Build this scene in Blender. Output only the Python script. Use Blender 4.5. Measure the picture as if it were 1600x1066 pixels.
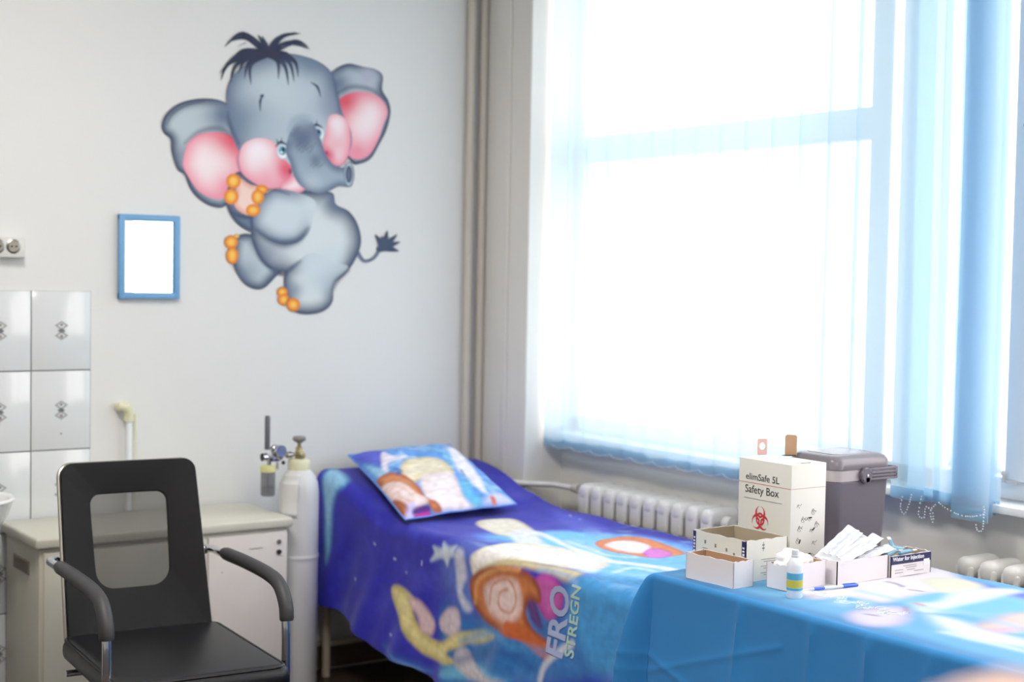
import bpy, bmesh, math, random
import numpy as np
from mathutils import Vector, Matrix
random.seed(7); rng = np.random.RandomState(5)
S = bpy.context.scene; COL = S.collection; PI = math.pi
for o in list(bpy.data.objects): bpy.data.objects.remove(o)

# ------------------------------------------------------------------ camera
F = 2300.; YAW = math.radians(34.8); PIT = math.atan(103 / F); ROL = math.radians(1.03)
EYE = np.array([0, 0, 1.5])
fw = np.array([math.sin(YAW) * math.cos(PIT), math.cos(YAW) * math.cos(PIT), -math.sin(PIT)])
_r = np.array([math.cos(YAW), -math.sin(YAW), 0]); _u = np.cross(_r, fw)
rt = _r * math.cos(ROL) + _u * math.sin(ROL); up = _u * math.cos(ROL) - _r * math.sin(ROL)
cam = bpy.data.cameras.new('camera'); camo = bpy.data.objects.new('camera', cam); COL.objects.link(camo)
m3 = Matrix(((rt[0], up[0], -fw[0]), (rt[1], up[1], -fw[1]), (rt[2], up[2], -fw[2])))
camo.matrix_world = Matrix.Translation(EYE) @ m3.to_4x4()
cam.sensor_width = 36; cam.lens = F / 1600 * 36; cam.clip_start = .05; cam.clip_end = 200
cam.dof.use_dof = True; cam.dof.focus_distance = 3.55; cam.dof.aperture_fstop = 2.6
S.camera = camo
# ------------------------------------------------------------------ world, light, exposure
W = bpy.data.worlds.new('sky'); S.world = W; W.use_nodes = True
nt = W.node_tree; bg = nt.nodes['Background']
tc = nt.nodes.new('ShaderNodeTexCoord'); sp = nt.nodes.new('ShaderNodeSeparateXYZ'); rp = nt.nodes.new('ShaderNodeValToRGB')
nt.links.new(tc.outputs['Generated'], sp.inputs[0]); nt.links.new(sp.outputs['Z'], rp.inputs[0]); nt.links.new(rp.outputs[0], bg.inputs[0])
rp.color_ramp.elements[0].position = 0; rp.color_ramp.elements[0].color = (1, .96, .92, 1)
rp.color_ramp.elements[1].position = .7; rp.color_ramp.elements[1].color = (.97, .95, .98, 1)
bg.inputs[1].default_value = 5.6
S.view_settings.view_transform = 'Standard'; S.view_settings.look = 'None'; S.view_settings.gamma = 1
S.view_settings.use_curve_mapping = False; S.view_settings.exposure = 0.0
FILL_POWER = 50

# ------------------------------------------------------------------ helpers
def lin(c):
    c = np.asarray(c, float) / 255.
    return np.where(c <= .04045, c / 12.92, ((c + .055) / 1.055) ** 2.4)
def mat(name, rgb, rough=.5, metal=0., bump=0., bscale=200., var=0., vscale=6., spec=.5, coat=0., sheen=0.):
    m = bpy.data.materials.new(name); m.use_nodes = True; t = m.node_tree; b = t.nodes['Principled BSDF']
    c = tuple(lin(rgb)) + (1,)
    b.inputs['Base Color'].default_value = c; b.inputs['Roughness'].default_value = rough
    b.inputs['Metallic'].default_value = metal; b.inputs['Specular IOR Level'].default_value = spec
    b.inputs['Coat Weight'].default_value = coat; b.inputs['Sheen Weight'].default_value = sheen
    if var or bump:
        g = t.nodes.new('ShaderNodeTexCoord')
    if var:
        n = t.nodes.new('ShaderNodeTexNoise'); n.inputs['Scale'].default_value = vscale; n.inputs['Detail'].default_value = 4
        r = t.nodes.new('ShaderNodeValToRGB'); r.color_ramp.elements[0].position = .3; r.color_ramp.elements[1].position = .7
        r.color_ramp.elements[0].color = tuple(x * (1 - var) for x in c[:3]) + (1,)
        r.color_ramp.elements[1].color = tuple(min(1, x * (1 + var)) for x in c[:3]) + (1,)
        t.links.new(g.outputs['Object'], n.inputs['Vector']); t.links.new(n.outputs['Fac'], r.inputs[0]); t.links.new(r.outputs[0], b.inputs['Base Color'])
    if bump:
        n = t.nodes.new('ShaderNodeTexNoise'); n.inputs['Scale'].default_value = bscale; n.inputs['Detail'].default_value = 3
        q = t.nodes.new('ShaderNodeBump'); q.inputs['Strength'].default_value = bump; q.inputs['Distance'].default_value = .002
        t.links.new(g.outputs['Object'], n.inputs['Vector']); t.links.new(n.outputs['Fac'], q.inputs['Height']); t.links.new(q.outputs[0], b.inputs['Normal'])
    return m
def print_mat(name, rough=.7, bump=0., alpha=False, sheen=0., spec=.4):
    """printed surface: the print's own colours are stored per vertex"""
    m = mat(name, (200, 200, 200), rough, bump=bump, bscale=900, sheen=sheen, spec=spec); t = m.node_tree; b = t.nodes['Principled BSDF']
    a = t.nodes.new('ShaderNodeVertexColor'); a.layer_name = 'Col'; t.links.new(a.outputs[0], b.inputs['Base Color'])
    if alpha: t.links.new(a.outputs[1], b.inputs['Alpha'])
    return m
def clear_mat(name, rgb, fac, rough=.1, gl=None):
    m = bpy.data.materials.new(name); m.use_nodes = True; t = m.node_tree; t.nodes.clear()
    o = t.nodes.new('ShaderNodeOutputMaterial'); a = t.nodes.new('ShaderNodeBsdfTransparent'); x = t.nodes.new('ShaderNodeMixShader')
    g = t.nodes.new('ShaderNodeBsdfPrincipled'); g.inputs['Base Color'].default_value = tuple(lin(rgb)) + (1,); g.inputs['Roughness'].default_value = rough
    if gl is not None: a.inputs[0].default_value = tuple(lin(gl)) + (1,)
    x.inputs[0].default_value = fac
    t.links.new(a.outputs[0], x.inputs[1]); t.links.new(g.outputs[0], x.inputs[2]); t.links.new(x.outputs[0], o.inputs[0])
    return m

class MB:
    def __init__(s): s.bm = bmesh.new()
    def box(s, c, d, bev=0, seg=2, rot=None):
        b = bmesh.new(); bmesh.ops.create_cube(b, size=1)
        bmesh.ops.scale(b, vec=d, verts=b.verts)
        if bev: bmesh.ops.bevel(b, geom=list(b.edges), offset=bev, segments=seg, profile=.5, affect='EDGES')
        if rot is not None: bmesh.ops.transform(b, matrix=rot.to_4x4(), verts=b.verts)
        bmesh.ops.translate(b, vec=c, verts=b.verts); return s._add(b)
    def _add(s, b):
        me = bpy.data.meshes.new('t'); b.to_mesh(me); b.free(); s.bm.from_mesh(me); bpy.data.meshes.remove(me); return s
    def tube(s, pts, r, n=10, cap=True):
        pts = [Vector(p) for p in pts]; rings = []
        rs = r if hasattr(r, '__len__') else [r] * len(pts); ref = None
        for i, p in enumerate(pts):
            t = (pts[min(i + 1, len(pts) - 1)] - pts[max(i - 1, 0)]).normalized()
            if ref is None: ref = t.orthogonal().normalized()
            a = (ref - t * ref.dot(t)).normalized(); ref = a; b = t.cross(a)
            rings.append([s.bm.verts.new(p + (a * math.cos(2 * PI * k / n) + b * math.sin(2 * PI * k / n)) * rs[i]) for k in range(n)])
        for i in range(len(rings) - 1):
            for k in range(n): s.bm.faces.new((rings[i][k], rings[i][(k + 1) % n], rings[i + 1][(k + 1) % n], rings[i + 1][k]))
        if cap: s.bm.faces.new(rings[0][::-1]); s.bm.faces.new(rings[-1])
        return s
    def lathe(s, prof, c=(0, 0, 0), n=28, axis='Z', sx=1, sy=1):
        rings = []
        for r, z in prof:
            ring = []
            for k in range(n):
                a = 2 * PI * k / n; x, y = r * math.cos(a) * sx, r * math.sin(a) * sy
                v = (x, y, z) if axis == 'Z' else ((z, x, y) if axis == 'X' else (x, z, y))
                ring.append(s.bm.verts.new((v[0] + c[0], v[1] + c[1], v[2] + c[2])))
            rings.append(ring)
        for i in range(len(rings) - 1):
            for k in range(n): s.bm.faces.new((rings[i][k], rings[i][(k + 1) % n], rings[i + 1][(k + 1) % n], rings[i + 1][k]))
        if prof[0][0] > 0: s.bm.faces.new(rings[0][::-1])
        if prof[-1][0] > 0: s.bm.faces.new(rings[-1])
        return s
    def sphere(s, c, r, n=10, sc=(1, 1, 1)):
        b = bmesh.new(); bmesh.ops.create_uvsphere(b, u_segments=n, v_segments=max(5, n // 2 + 1), radius=r)
        bmesh.ops.scale(b, vec=sc, verts=b.verts); bmesh.ops.translate(b, vec=c, verts=b.verts); return s._add(b)
    def prism(s, poly, h0, h1, fn):
        """poly of (a, b) extruded between h0 and h1, mapped by fn(a, b, h)"""
        A = [s.bm.verts.new(fn(a, b, h0)) for a, b in poly]; B = [s.bm.verts.new(fn(a, b, h1)) for a, b in poly]; n = len(poly)
        s.bm.faces.new(A[::-1]); s.bm.faces.new(B)
        for k in range(n): s.bm.faces.new((A[k], A[(k + 1) % n], B[(k + 1) % n], B[k]))
        return s
    def obj(s, name, m, parent=None, smooth=True, loc=None, bev=0):
        bmesh.ops.recalc_face_normals(s.bm, faces=s.bm.faces)
        if loc is not None: bmesh.ops.translate(s.bm, vec=[-x for x in loc], verts=s.bm.verts)
        me = bpy.data.meshes.new(name); s.bm.to_mesh(me); s.bm.free()
        return link(name, me, m, parent, smooth, loc if parent is None else None, bev)
def link(name, me, m, parent=None, smooth=True, loc=None, bev=0):
    o = bpy.data.objects.new(name, me); COL.objects.link(o)
    if m: me.materials.append(m)
    if smooth:
        me.shade_smooth(); me.set_sharp_from_angle(angle=math.radians(38))
    if parent: o.parent = parent
    if loc is not None: o.location = loc
    if bev:
        d = o.modifiers.new('bevel', 'BEVEL'); d.width = bev; d.segments = 2; d.limit_method = 'ANGLE'
    return o
def thing(name, label, cat, loc=(0, 0, 0), rz=0, group=None):
    o = bpy.data.objects.new(name, None); COL.objects.link(o); o.location = loc; o.rotation_euler = (0, 0, rz); o.empty_display_size = .1
    return tag(o, label, cat, group)
def tag(o, label, cat, group=None):
    o['label'] = label; o['category'] = cat
    if group: o['group'] = group
    return o
def struct(o): o['kind'] = 'structure'; return o
def grid_mesh(name, P, rgba=None, keep=None, closed_u=False):
    """P: (n, m, 3) array of points; rgba: (n, m, 4) linear colours"""
    n, m = P.shape[:2]; idx = np.arange(n * m).reshape(n, m)
    q = np.stack([idx[:-1, :-1], idx[1:, :-1], idx[1:, 1:], idx[:-1, 1:]], -1).reshape(-1, 4)
    if keep is not None:
        k = keep.ravel(); q = q[k[q].any(1)]; u_, inv = np.unique(q, return_inverse=True); q = inv.reshape(-1, 4)
        V = P.reshape(-1, 3)[u_]; C = None if rgba is None else rgba.reshape(-1, 4)[u_]
    else: V = P.reshape(-1, 3); C = None if rgba is None else rgba.reshape(-1, 4)
    me = bpy.data.meshes.new(name); me.vertices.add(len(V)); me.vertices.foreach_set('co', V.ravel().astype(np.float32))
    me.loops.add(q.size); me.loops.foreach_set('vertex_index', q.ravel().astype(np.int32))
    me.polygons.add(len(q)); me.polygons.foreach_set('loop_start', np.arange(0, q.size, 4, dtype=np.int32))
    me.update(calc_edges=True)
    if C is not None:
        a = me.color_attributes.new('Col', 'FLOAT_COLOR', 'POINT'); a.data.foreach_set('color', C.ravel().astype(np.float32))
    me.validate(); return me
def ray(x, y):
    d = fw * F + rt * (x - 800) + up * (533 - y); return d / np.linalg.norm(d)
def on_z(x, y, z): d = ray(x, y); return EYE + d * (z - 1.5) / d[2]
def on_y(x, y, Y): d = ray(x, y); return EYE + d * Y / d[1]
def on_x(x, y, X): d = ray(x, y); return EYE + d * X / d[0]
def text(body, size, m, parent, mtx, name='printed_lettering', bold=0, warp=None, align='LEFT', sx=1.0, depth=.0002):
    cu = bpy.data.curves.new('t', 'FONT'); cu.body = body; cu.size = size; cu.extrude = depth; cu.offset = bold; cu.align_x = align
    cu.resolution_u = 3
    o = bpy.data.objects.new('t', cu); COL.objects.link(o); dg = bpy.context.evaluated_depsgraph_get(); dg.update()
    me = bpy.data.meshes.new_from_object(o.evaluated_get(dg)); bpy.data.objects.remove(o)
    if sx != 1: me.transform(Matrix.Diagonal((sx, 1, 1, 1)))
    if warp:
        b = bmesh.new(); b.from_mesh(me)
        for v in b.verts: v.co = warp(v.co)
        b.to_mesh(me); b.free()
    else: me.transform(mtx)
    return link(name, me, m, parent, smooth=False)

# ------------------------------------------------------------------ paint engine (2D signed distances)
def spline(pts, closed=True, n=6):
    p = np.array(pts, float); N = len(p); out = []
    for i in range(N if closed else N - 1):
        if closed: a, b, c, d = p[(i - 1) % N], p[i], p[(i + 1) % N], p[(i + 2) % N]
        else: a, b, c, d = p[max(i - 1, 0)], p[i], p[i + 1], p[min(i + 2, N - 1)]
        for t in np.arange(n) / n:
            out.append(.5 * (2 * b + (c - a) * t + (2 * a - 5 * b + 4 * c - d) * t * t + (3 * b - a - 3 * c + d) * t ** 3))
    if not closed: out.append(p[-1])
    return np.array(out)
def segdist(X, Y, A, B, rA=0, rB=0):
    d = B - A; L = max(d @ d, 1e-9); t = np.clip(((X - A[0]) * d[0] + (Y - A[1]) * d[1]) / L, 0, 1)
    return np.hypot(X - A[0] - t * d[0], Y - A[1] - t * d[1]) - (rA + (rB - rA) * t)
def sdpoly(X, Y, P):
    D = np.full(X.shape, 1e9); ins = np.zeros(X.shape, bool); n = len(P)
    for i in range(n):
        A, B = P[i], P[(i + 1) % n]; D = np.minimum(D, segdist(X, Y, A, B))
        c = (A[1] > Y) != (B[1] > Y)
        if abs(B[1] - A[1]) > 1e-9: ins ^= c & (X < (B[0] - A[0]) * (Y - A[1]) / (B[1] - A[1]) + A[0])
    return np.where(ins, D, -D)
def sm(x, a, b): t = np.clip((x - a) / (b - a), 0, 1); return t * t * (3 - 2 * t)
class Canvas:
    def __init__(s, X, Y, base=None, soft=2.):
        s.X, s.Y, s.soft = X, Y, soft; s.C = np.zeros(X.shape + (4,))
        if base is not None: s.C[..., :3] = base; s.C[..., 3] = 1
    def region(s, box):
        return (s.X > box[0]) & (s.X < box[2]) & (s.Y > box[1]) & (s.Y < box[3])
    def put(s, m, col, a):
        col = np.asarray(col, float); C = s.C[m]; a = np.clip(a, 0, 1)[..., None]
        C[..., :3] = C[..., :3] * (1 - a) + col * a; C[..., 3:] = np.maximum(C[..., 3:], a) if s.alpha_mode else C[..., 3:]
        s.C[m] = C
    alpha_mode = True
    def blob(s, pts, edge, mid, w=40, pw=1., soft=None, op=1, grad=None, raw=False):
        """closed shape, airbrushed from edge colour to mid colour; grad=(x, y, r, colour) adds soft tints"""
        P = np.array(pts, float) if raw else spline(pts); so = soft or s.soft
        m = s.region((P[:, 0].min() - so * 2, P[:, 1].min() - so * 2, P[:, 0].max() + so * 2, P[:, 1].max() + so * 2))
        if not m.any(): return
        X, Y = s.X[m], s.Y[m]; D = sdpoly(X, Y, P); t = sm(D, 0, w)[..., None] ** pw
        col = np.array(edge) * (1 - t) + np.array(mid) * t
        for g in (grad or []):
            k = np.exp(-((X - g[0]) ** 2 + (Y - g[1]) ** 2) / g[2] ** 2)[..., None] * (g[4] if len(g) > 4 else 1); col = col * (1 - k) + np.array(g[3]) * k
        s.put(m, col, sm(D, -so, so) * op)
    def stroke(s, pts, r, col, soft=None, op=1, n=6):
        P = spline(pts, False, n); N = len(P); so = soft or s.soft
        if hasattr(r, '__len__'): R = np.interp(np.linspace(0, 1, N), np.linspace(0, 1, len(r)), r)
        else: R = np.full(N, r)
        mr = R.max() + so * 2; m = s.region((P[:, 0].min() - mr, P[:, 1].min() - mr, P[:, 0].max() + mr, P[:, 1].max() + mr))
        if not m.any(): return
        X, Y = s.X[m], s.Y[m]; D = np.full(X.shape, 1e9)
        for i in range(N - 1): D = np.minimum(D, segdist(X, Y, P[i], P[i + 1], R[i], R[i + 1]))
        s.put(m, col, sm(-D, -so, so) * op)
    def ell(s, c, r, edge, mid=None, w=None, rot=0, soft=None, op=1):
        a = np.linspace(0, 2 * PI, 28, endpoint=False); x, y = r[0] * np.cos(a), r[1] * np.sin(a); k = math.radians(rot)
        s.blob(np.stack([c[0] + x * math.cos(k) - y * math.sin(k), c[1] + x * math.sin(k) + y * math.cos(k)], 1), edge, edge if mid is None else mid, w or min(r), soft=soft, op=op, raw=True)
def L(*c): return lin(c)

# ------------------------------------------------------------------ materials
m_wall = mat('wall_paint', (226, 225, 222), .75, bump=.15, bscale=60, var=.015, vscale=1.5)
m_sidewall = mat('wall_paint_grey', (230, 227, 221), .75, bump=.15, bscale=60, var=.015, vscale=1.5)
m_ceil = mat('ceiling_white', (235, 235, 232), .9)
m_floor = mat('dark_floor', (62, 50, 44), .35, var=.2, vscale=8)
m_skirt = mat('brown_skirting', (96, 82, 70), .5)
m_skirtcap = mat('beige_skirting_cap', (185, 176, 160), .5)
m_tile = mat('glazed_tile', (222, 224, 224), .12, spec=.6)
m_grout = mat('grey_grout', (150, 148, 145), .9)
m_pvc = mat('window_plastic', (240, 242, 244), .3)
m_glass = clear_mat('window_glass', (255, 255, 255), .06, .02)
m_pipe = mat('pipe_enamel', (205, 198, 186), .45)
m_rad = mat('radiator_enamel', (232, 230, 226), .35)
m_cream = mat('cream_enamel', (208, 204, 188), .35, var=.02, vscale=12)
m_whitepanel = mat('white_enamel_panel', (222, 214, 208), .4, var=.02, vscale=14)
m_dark = mat('dark_plastic', (40, 38, 40), .5)
m_black = mat('black_leather', (20, 19, 21), .38, bump=.25, bscale=350)
m_blackfab = mat('black_fabric', (24, 23, 24), .85, bump=.3, bscale=900)
m_net = clear_mat('black_net', (40, 37, 35), .72, .8)
m_chrome = mat('chrome', (205, 205, 210), .12, 1)
m_silver = mat('brushed_nickel', (170, 165, 155), .3, 1)
m_brass = mat('valve_brass', (178, 165, 125), .35, .8)
m_armpad = mat('grey_rubber', (58, 57, 58), .55)
m_cyl = mat('cylinder_paint', (214, 213, 214), .35, var=.015, vscale=10)
m_creamcap = mat('cream_collar', (225, 222, 190), .5)
m_yellowcap = mat('pale_yellow_plastic', (215, 212, 150), .4)
m_jar = clear_mat('smoky_clear_plastic', (120, 120, 128), .6, .15)
m_tubegrey = clear_mat('grey_acrylic', (105, 106, 112), .85, .2)
m_knob = mat('grey_knob', (135, 130, 126), .5)
m_paper = mat('paper_tag', (226, 226, 224), .8)
m_ceramic = mat('white_ceramic', (238, 238, 236), .1)
m_card = mat('white_card', (232, 226, 228), .6)
m_cardgrey = mat('pale_grey_card', (226, 226, 218), .6)
m_kraft = mat('kraft_card', (186, 150, 118), .85)
m_tan = mat('tan_card', (178, 164, 142), .85)
m_red = mat('red_ink', (200, 50, 62), .6)
m_pinkink = mat('pale_red_ink', (205, 150, 150), .6)
m_ink = mat('black_ink', (45, 52, 56), .6)
m_greyink = mat('grey_ink', (130, 130, 135), .6)
m_navy = mat('navy_ink', (38, 40, 110), .6)
m_navy2 = mat('dark_navy_ink', (48, 48, 88), .6)
m_whiteink = mat('white_ink', (235, 235, 240), .6)
m_cooler = mat('cooler_plastic', (112, 106, 116), .32, bump=.05, bscale=400)
m_coolerband = mat('cooler_band', (178, 170, 172), .35)
m_coolerlid = mat('cooler_lid_plastic', (124, 118, 124), .28)
m_coolerdk = mat('cooler_dark_trim', (60, 62, 66), .4)
m_white = mat('white_plastic', (236, 238, 242), .3)
m_lblue = mat('label_blue', (88, 170, 205), .5)
m_lyellow = mat('label_yellow', (205, 190, 70), .5)
m_penblue = mat('pen_blue', (50, 100, 215), .3)
m_wrap = mat('white_paper_wrap', (244, 245, 247), .5)
m_wrapclear = clear_mat('clear_film', (235, 240, 246), .35, .2)
m_ampoule = clear_mat('pale_blue_vial', (140, 190, 215), .7, .1)
m_cotton = mat('cotton_wool', (246, 244, 242), 1., bump=.5, bscale=120)
m_frame_blue = mat('blue_frame', (112, 164, 208), .4)
m_mirror = mat('mirror_glass', (235, 240, 238), .02, 1)
m_socket = mat('socket_plastic', (215, 212, 206), .4)
m_wood = mat('couch_wood', (190, 178, 158), .5, var=.08)
m_vinyl = mat('couch_vinyl', (120, 100, 80), .5)
m_table = mat('table_laminate', (200, 190, 175), .5)

# ------------------------------------------------------------------ room shell
WB, XP, XW = 4.9, 3.25, 3.43          # back wall, pillar face, wall under the window
ZS, ZT = .90, 2.85                    # window sill and head
struct(MB().box((.7, 1.2, -.05), (6.2, 8.2, .1)).obj('floor', m_floor, smooth=False))
struct(MB().box((.7, 1.2, 3.15), (6.2, 8.2, .1)).obj('ceiling', m_ceil, smooth=False))
wall_back = struct(MB().box((.7, WB + .1, 1.55), (6.2, .2, 3.1)).obj('wall_back', m_wall, smooth=False))
struct(MB().box((-2.3, 1.2, 1.55), (.2, 8.2, 3.1)).obj('wall_left', m_wall, smooth=False))
struct(MB().box((.7, -2.8, 1.55), (6.2, .2, 3.1)).obj('wall_front', m_wall, smooth=False))
w = MB().box(((XP + 3.7) / 2, (4.58 + WB) / 2, 1.55), (3.7 - XP, WB - 4.58, 3.1), .006)
w.box(((XW + 3.7) / 2, 2.19, ZS / 2), (3.7 - XW, 4.78, ZS)).box(((XW + 3.7) / 2, 2.19, (ZT + 3.1) / 2), (3.7 - XW, 4.78, 3.1 - ZT))
w.box(((XP + 3.7) / 2, -1.5, 1.55), (3.7 - XP, 2.6, 3.1))
struct(w.obj('wall_right', m_sidewall, smooth=False))
sk = struct(MB().box((.7, WB - .008, .055), (6.2, .016, .09)).obj('baseboard_back', m_skirt, smooth=False))
MB().box((.7, WB - .012, .107), (6.2, .024, .016), .003).obj('cap_strip', m_skirtcap, sk)
struct(MB().box((XP - .004, 4.72, 1.55), (.008, .03, 3.0), .002).obj('trim_1', m_sidewall))

# tiles behind the sink, laid one by one with a printed motif
def motif_mesh():
    xs = np.linspace(-.032, .032, 40); ys = np.linspace(-.04, .04, 48); X, Y = np.meshgrid(xs * 1000, ys * 1000, indexing='ij')
    c = Canvas(X, Y, soft=1.2); g1, g2, pk = L(196, 196, 198), L(110, 108, 112), L(205, 180, 172)
    for cy in (17, -17):
        for s_ in (14, 10.5):
            c.stroke([(-s_ * 1.5, cy), (0, cy + s_), (s_ * 1.5, cy), (0, cy - s_), (-s_ * 1.5, cy)], .7, g1, n=1, op=.8)
    c.blob([(-13, 0), (0, 9), (13, 0), (0, -9)], g2, g2, raw=True, op=.6); c.stroke([(-9, -3), (0, 4), (9, -3)], 1.2, L(70, 68, 72), n=2, op=.8)
    c.ell((0, -19), (5, 5), pk, op=.8); c.ell((0, 19), (5, 4), pk, op=.6)
    P = np.stack([X / 1000, np.full_like(X, 0), Y / 1000], -1); return grid_mesh('motif', P, c.C, c.C[..., 3] > .02)
m_motif = print_mat('tile_print', .15, alpha=True)
MB().box((1.262, WB - .002, .71), (.812, .004, 1.42)).obj('grout_bed', m_grout, wall_back, smooth=False)
tile_me = None; mot = motif_mesh(); mot.materials.append(m_motif)
for i in range(4):
    for j in range(6):
        zc = 1.4205 - .1325 - j * .2665
        if zc < .1: continue
        if tile_me is None:
            t = MB().box((0, 0, 0), (.1968, .007, .2625), .0015).obj('tile', m_tile, wall_back); tile_me = t.data
        else: t = bpy.data.objects.new('tile', tile_me); COL.objects.link(t); t.parent = wall_back
        t.location = (1.5665 - i * .2005, WB - .0070, zc)
        mo = bpy.data.objects.new('motif', mot); COL.objects.link(mo); mo.parent = t; mo.location = (0, -.0042, 0)
sp_ = MB().lathe([(0, -.002), (.003, -.002), (.003, 0), (0, 0)], (1.5665, WB - .0115, .943), 8, 'Y').obj('drill_hole', m_greyink, wall_back)

# ------------------------------------------------------------------ window
win = struct(MB().box((3.50, 2.28, ZS + .03), (.06, 4.6, .06), .004).box((3.50, 2.28, ZT - .03), (.06, 4.6, .06), .004)
             .box((3.50, 4.555, 1.87), (.06, .05, 1.95), .004).box((3.50, .02, 1.87), (.06, .08, 1.95), .004)
             .box((3.50, 3.055, 1.87), (.06, .075, 1.95), .004).box((3.50, 2.895, 1.87), (.06, .16, 1.95), .004)
             .box((3.50, 1.25, 1.87), (.06, .1, 1.95), .004)
             .obj('window_1', m_pvc))
MB().box((3.50, 3.77, 1.985), (.05, 1.5, .10), .004).obj('transom', m_pvc, win)
MB().box((3.49, 2.52, 1.87), (.08, .075, 1.83), .006).obj('mullion', m_pvc, win)
MB().box((3.46, 1.88, 1.0), (.03, 1.18, .06), .005).box((3.46, 1.88, 2.77), (.03, 1.18, .06), .005).obj('casement_frame', m_pvc, win)
MB().box((3.452, 1.88, 1.935), (.012, 1.3, .01), .002).obj('catch_rail', m_silver, win)
hg = MB(); hg.tube([(3.445, 2.555, .95), (3.445, 2.555, .972)], .005, 10).sphere((3.442, 2.555, .976), .007).box((3.452, 2.535, .953), (.01, .04, .010), .002); hg.obj('hinge', m_socket, win)
for a, b in ((3.09, 4.53), (2.56, 2.82), (1.3, 2.48), (.06, 1.2)):
    MB().box((3.505, (a + b) / 2, 1.87), (.006, b - a, 1.84)).obj('pane', m_glass, win, smooth=False)
MB().box((3.412, 2.27, ZS - .012), (.115, 4.60, .024), .006).obj('window_sill', m_pvc, win)

# ------------------------------------------------------------------ vertical blind
m_slat = bpy.data.materials.new('aqua_blind_fabric'); m_slat.use_nodes = True; t = m_slat.node_tree; t.nodes.clear()
o_ = t.nodes.new('ShaderNodeOutputMaterial'); d_ = t.nodes.new('ShaderNodeBsdfDiffuse'); tr = t.nodes.new('ShaderNodeBsdfTranslucent'); tp = t.nodes.new('ShaderNodeBsdfTransparent')
x1 = t.nodes.new('ShaderNodeMixShader'); x2 = t.nodes.new('ShaderNodeMixShader')
d_.inputs[0].default_value = tuple(lin((196, 214, 228))) + (1,); tr.inputs[0].default_value = tuple(lin((212, 234, 246))) + (1,); tp.inputs[0].default_value = tuple(lin((222, 240, 250))) + (1,)
x1.inputs[0].default_value = .68; x2.inputs[0].default_value = .36
t.links.new(d_.outputs[0], x1.inputs[1]); t.links.new(tr.outputs[0], x1.inputs[2]); t.links.new(x1.outputs[0], x2.inputs[1]); t.links.new(tp.outputs[0], x2.inputs[2]); t.links.new(x2.outputs[0], o_.inputs[0])
m_bead = mat('white_beads', (225, 228, 235), .3)
blind = thing('vertical_blind', 'pale aqua vertical slat blind hanging across the big window, edged with bead chain', 'blind', (3.33, 3.5, .84))
BL = (3.33, 3.5, .84)
MB().box((3.33, 3.5, 2.9), (.045, 2.2, .04), .004).obj('headrail', m_pvc, blind, loc=BL)
def slat(y, x, ang, zb=.845, wd=.127, z1=2.885):
    n, k = 7, 40; a = np.linspace(-.5, .5, n); zz = np.linspace(zb, z1, k)
    px = a * wd; bow = .004 * (1 - (2 * a) ** 2); c, s_ = math.cos(ang), math.sin(ang)
    P = np.zeros((n, k, 3))
    for i in range(n):
        sway = .004 * np.sin(zz * 2.1 + y * 9)
        P[i, :, 0] = x - bow[i] * c + px[i] * s_ + sway - BL[0]; P[i, :, 1] = y + px[i] * c - BL[1]; P[i, :, 2] = zz - BL[2]
    o = link('slat', grid_mesh('slat', P), m_slat, blind)
    MB().box((0, 0, 0), (.0025, wd * .96, .032), .001, rot=Matrix.Rotation(-ang, 3, 'Z')).obj('weight', m_slat, o, loc=None).location = (x - BL[0] - .001, y - BL[1], zb + .02 - BL[2])
    return o
ys = [4.50 - .1185 * i for i in range(14)]
for i, y in enumerate(ys): slat(y, 3.335, -.05 + .02 * math.sin(i * 1.7), zb=.845 + .003 * math.sin(i * 2.3))
for y, x, a, zb in ((2.80, 3.335, .03, .875), (2.755, 3.352, .05, .88), (2.655, 3.345, .03, .878), (2.60, 3.350, .04, .874), (2.585, 3.358, .0, .872), (2.58, 3.366, .03, .87), (2.575, 3.374, -.03, .872), (2.572, 3.342, .02, .865), (2.562, 3.312, .02, .853)): slat(y, x, a, zb)
def chain(name, pts, r=.0024):
    P = spline(pts, False, 10); b = MB(); acc = 0; last = P[0]
    for p in P[1:]:
        d = np.linalg.norm(p - last)
        if d > .0065:
            b.sphere(tuple(p), r, 6); last = p
    return b.obj(name, m_bead, blind, loc=BL)
cz = .90
chain('bead_chain', [(3.29, 2.655, cz - .005), (3.285, 2.62, cz - .02), (3.285, 2.56, cz - .033), (3.288, 2.50, cz - .02), (3.29, 2.50, cz)])
chain('bead_chain', [(3.29, 2.655, cz - .01), (3.28, 2.67, .865), (3.28, 2.66, .835), (3.285, 2.665, .86), (3.28, 2.685, .875), (3.28, 2.69, .845), (3.28, 2.71, .85), (3.29, 2.71, .90)])
chain('bead_chain', [(3.29, 2.498, cz), (3.28, 2.492, .87), (3.28, 2.495, .84), (3.28, 2.51, .835), (3.285, 2.52, .85)])
chain('bead_chain', [(3.29, 2.775, cz), (3.28, 2.775, .86), (3.28, 2.76, .845), (3.285, 2.75, .87), (3.29, 2.745, .9)])
for i in range(0, 13):
    y = ys[i] + .0; chain('bead_chain', [(3.32, y, .86), (3.312, y - .03, .852), (3.312, y - .06, .848), (3.312, y - .09, .852), (3.32, y - .12, .86)], .0018)

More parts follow.
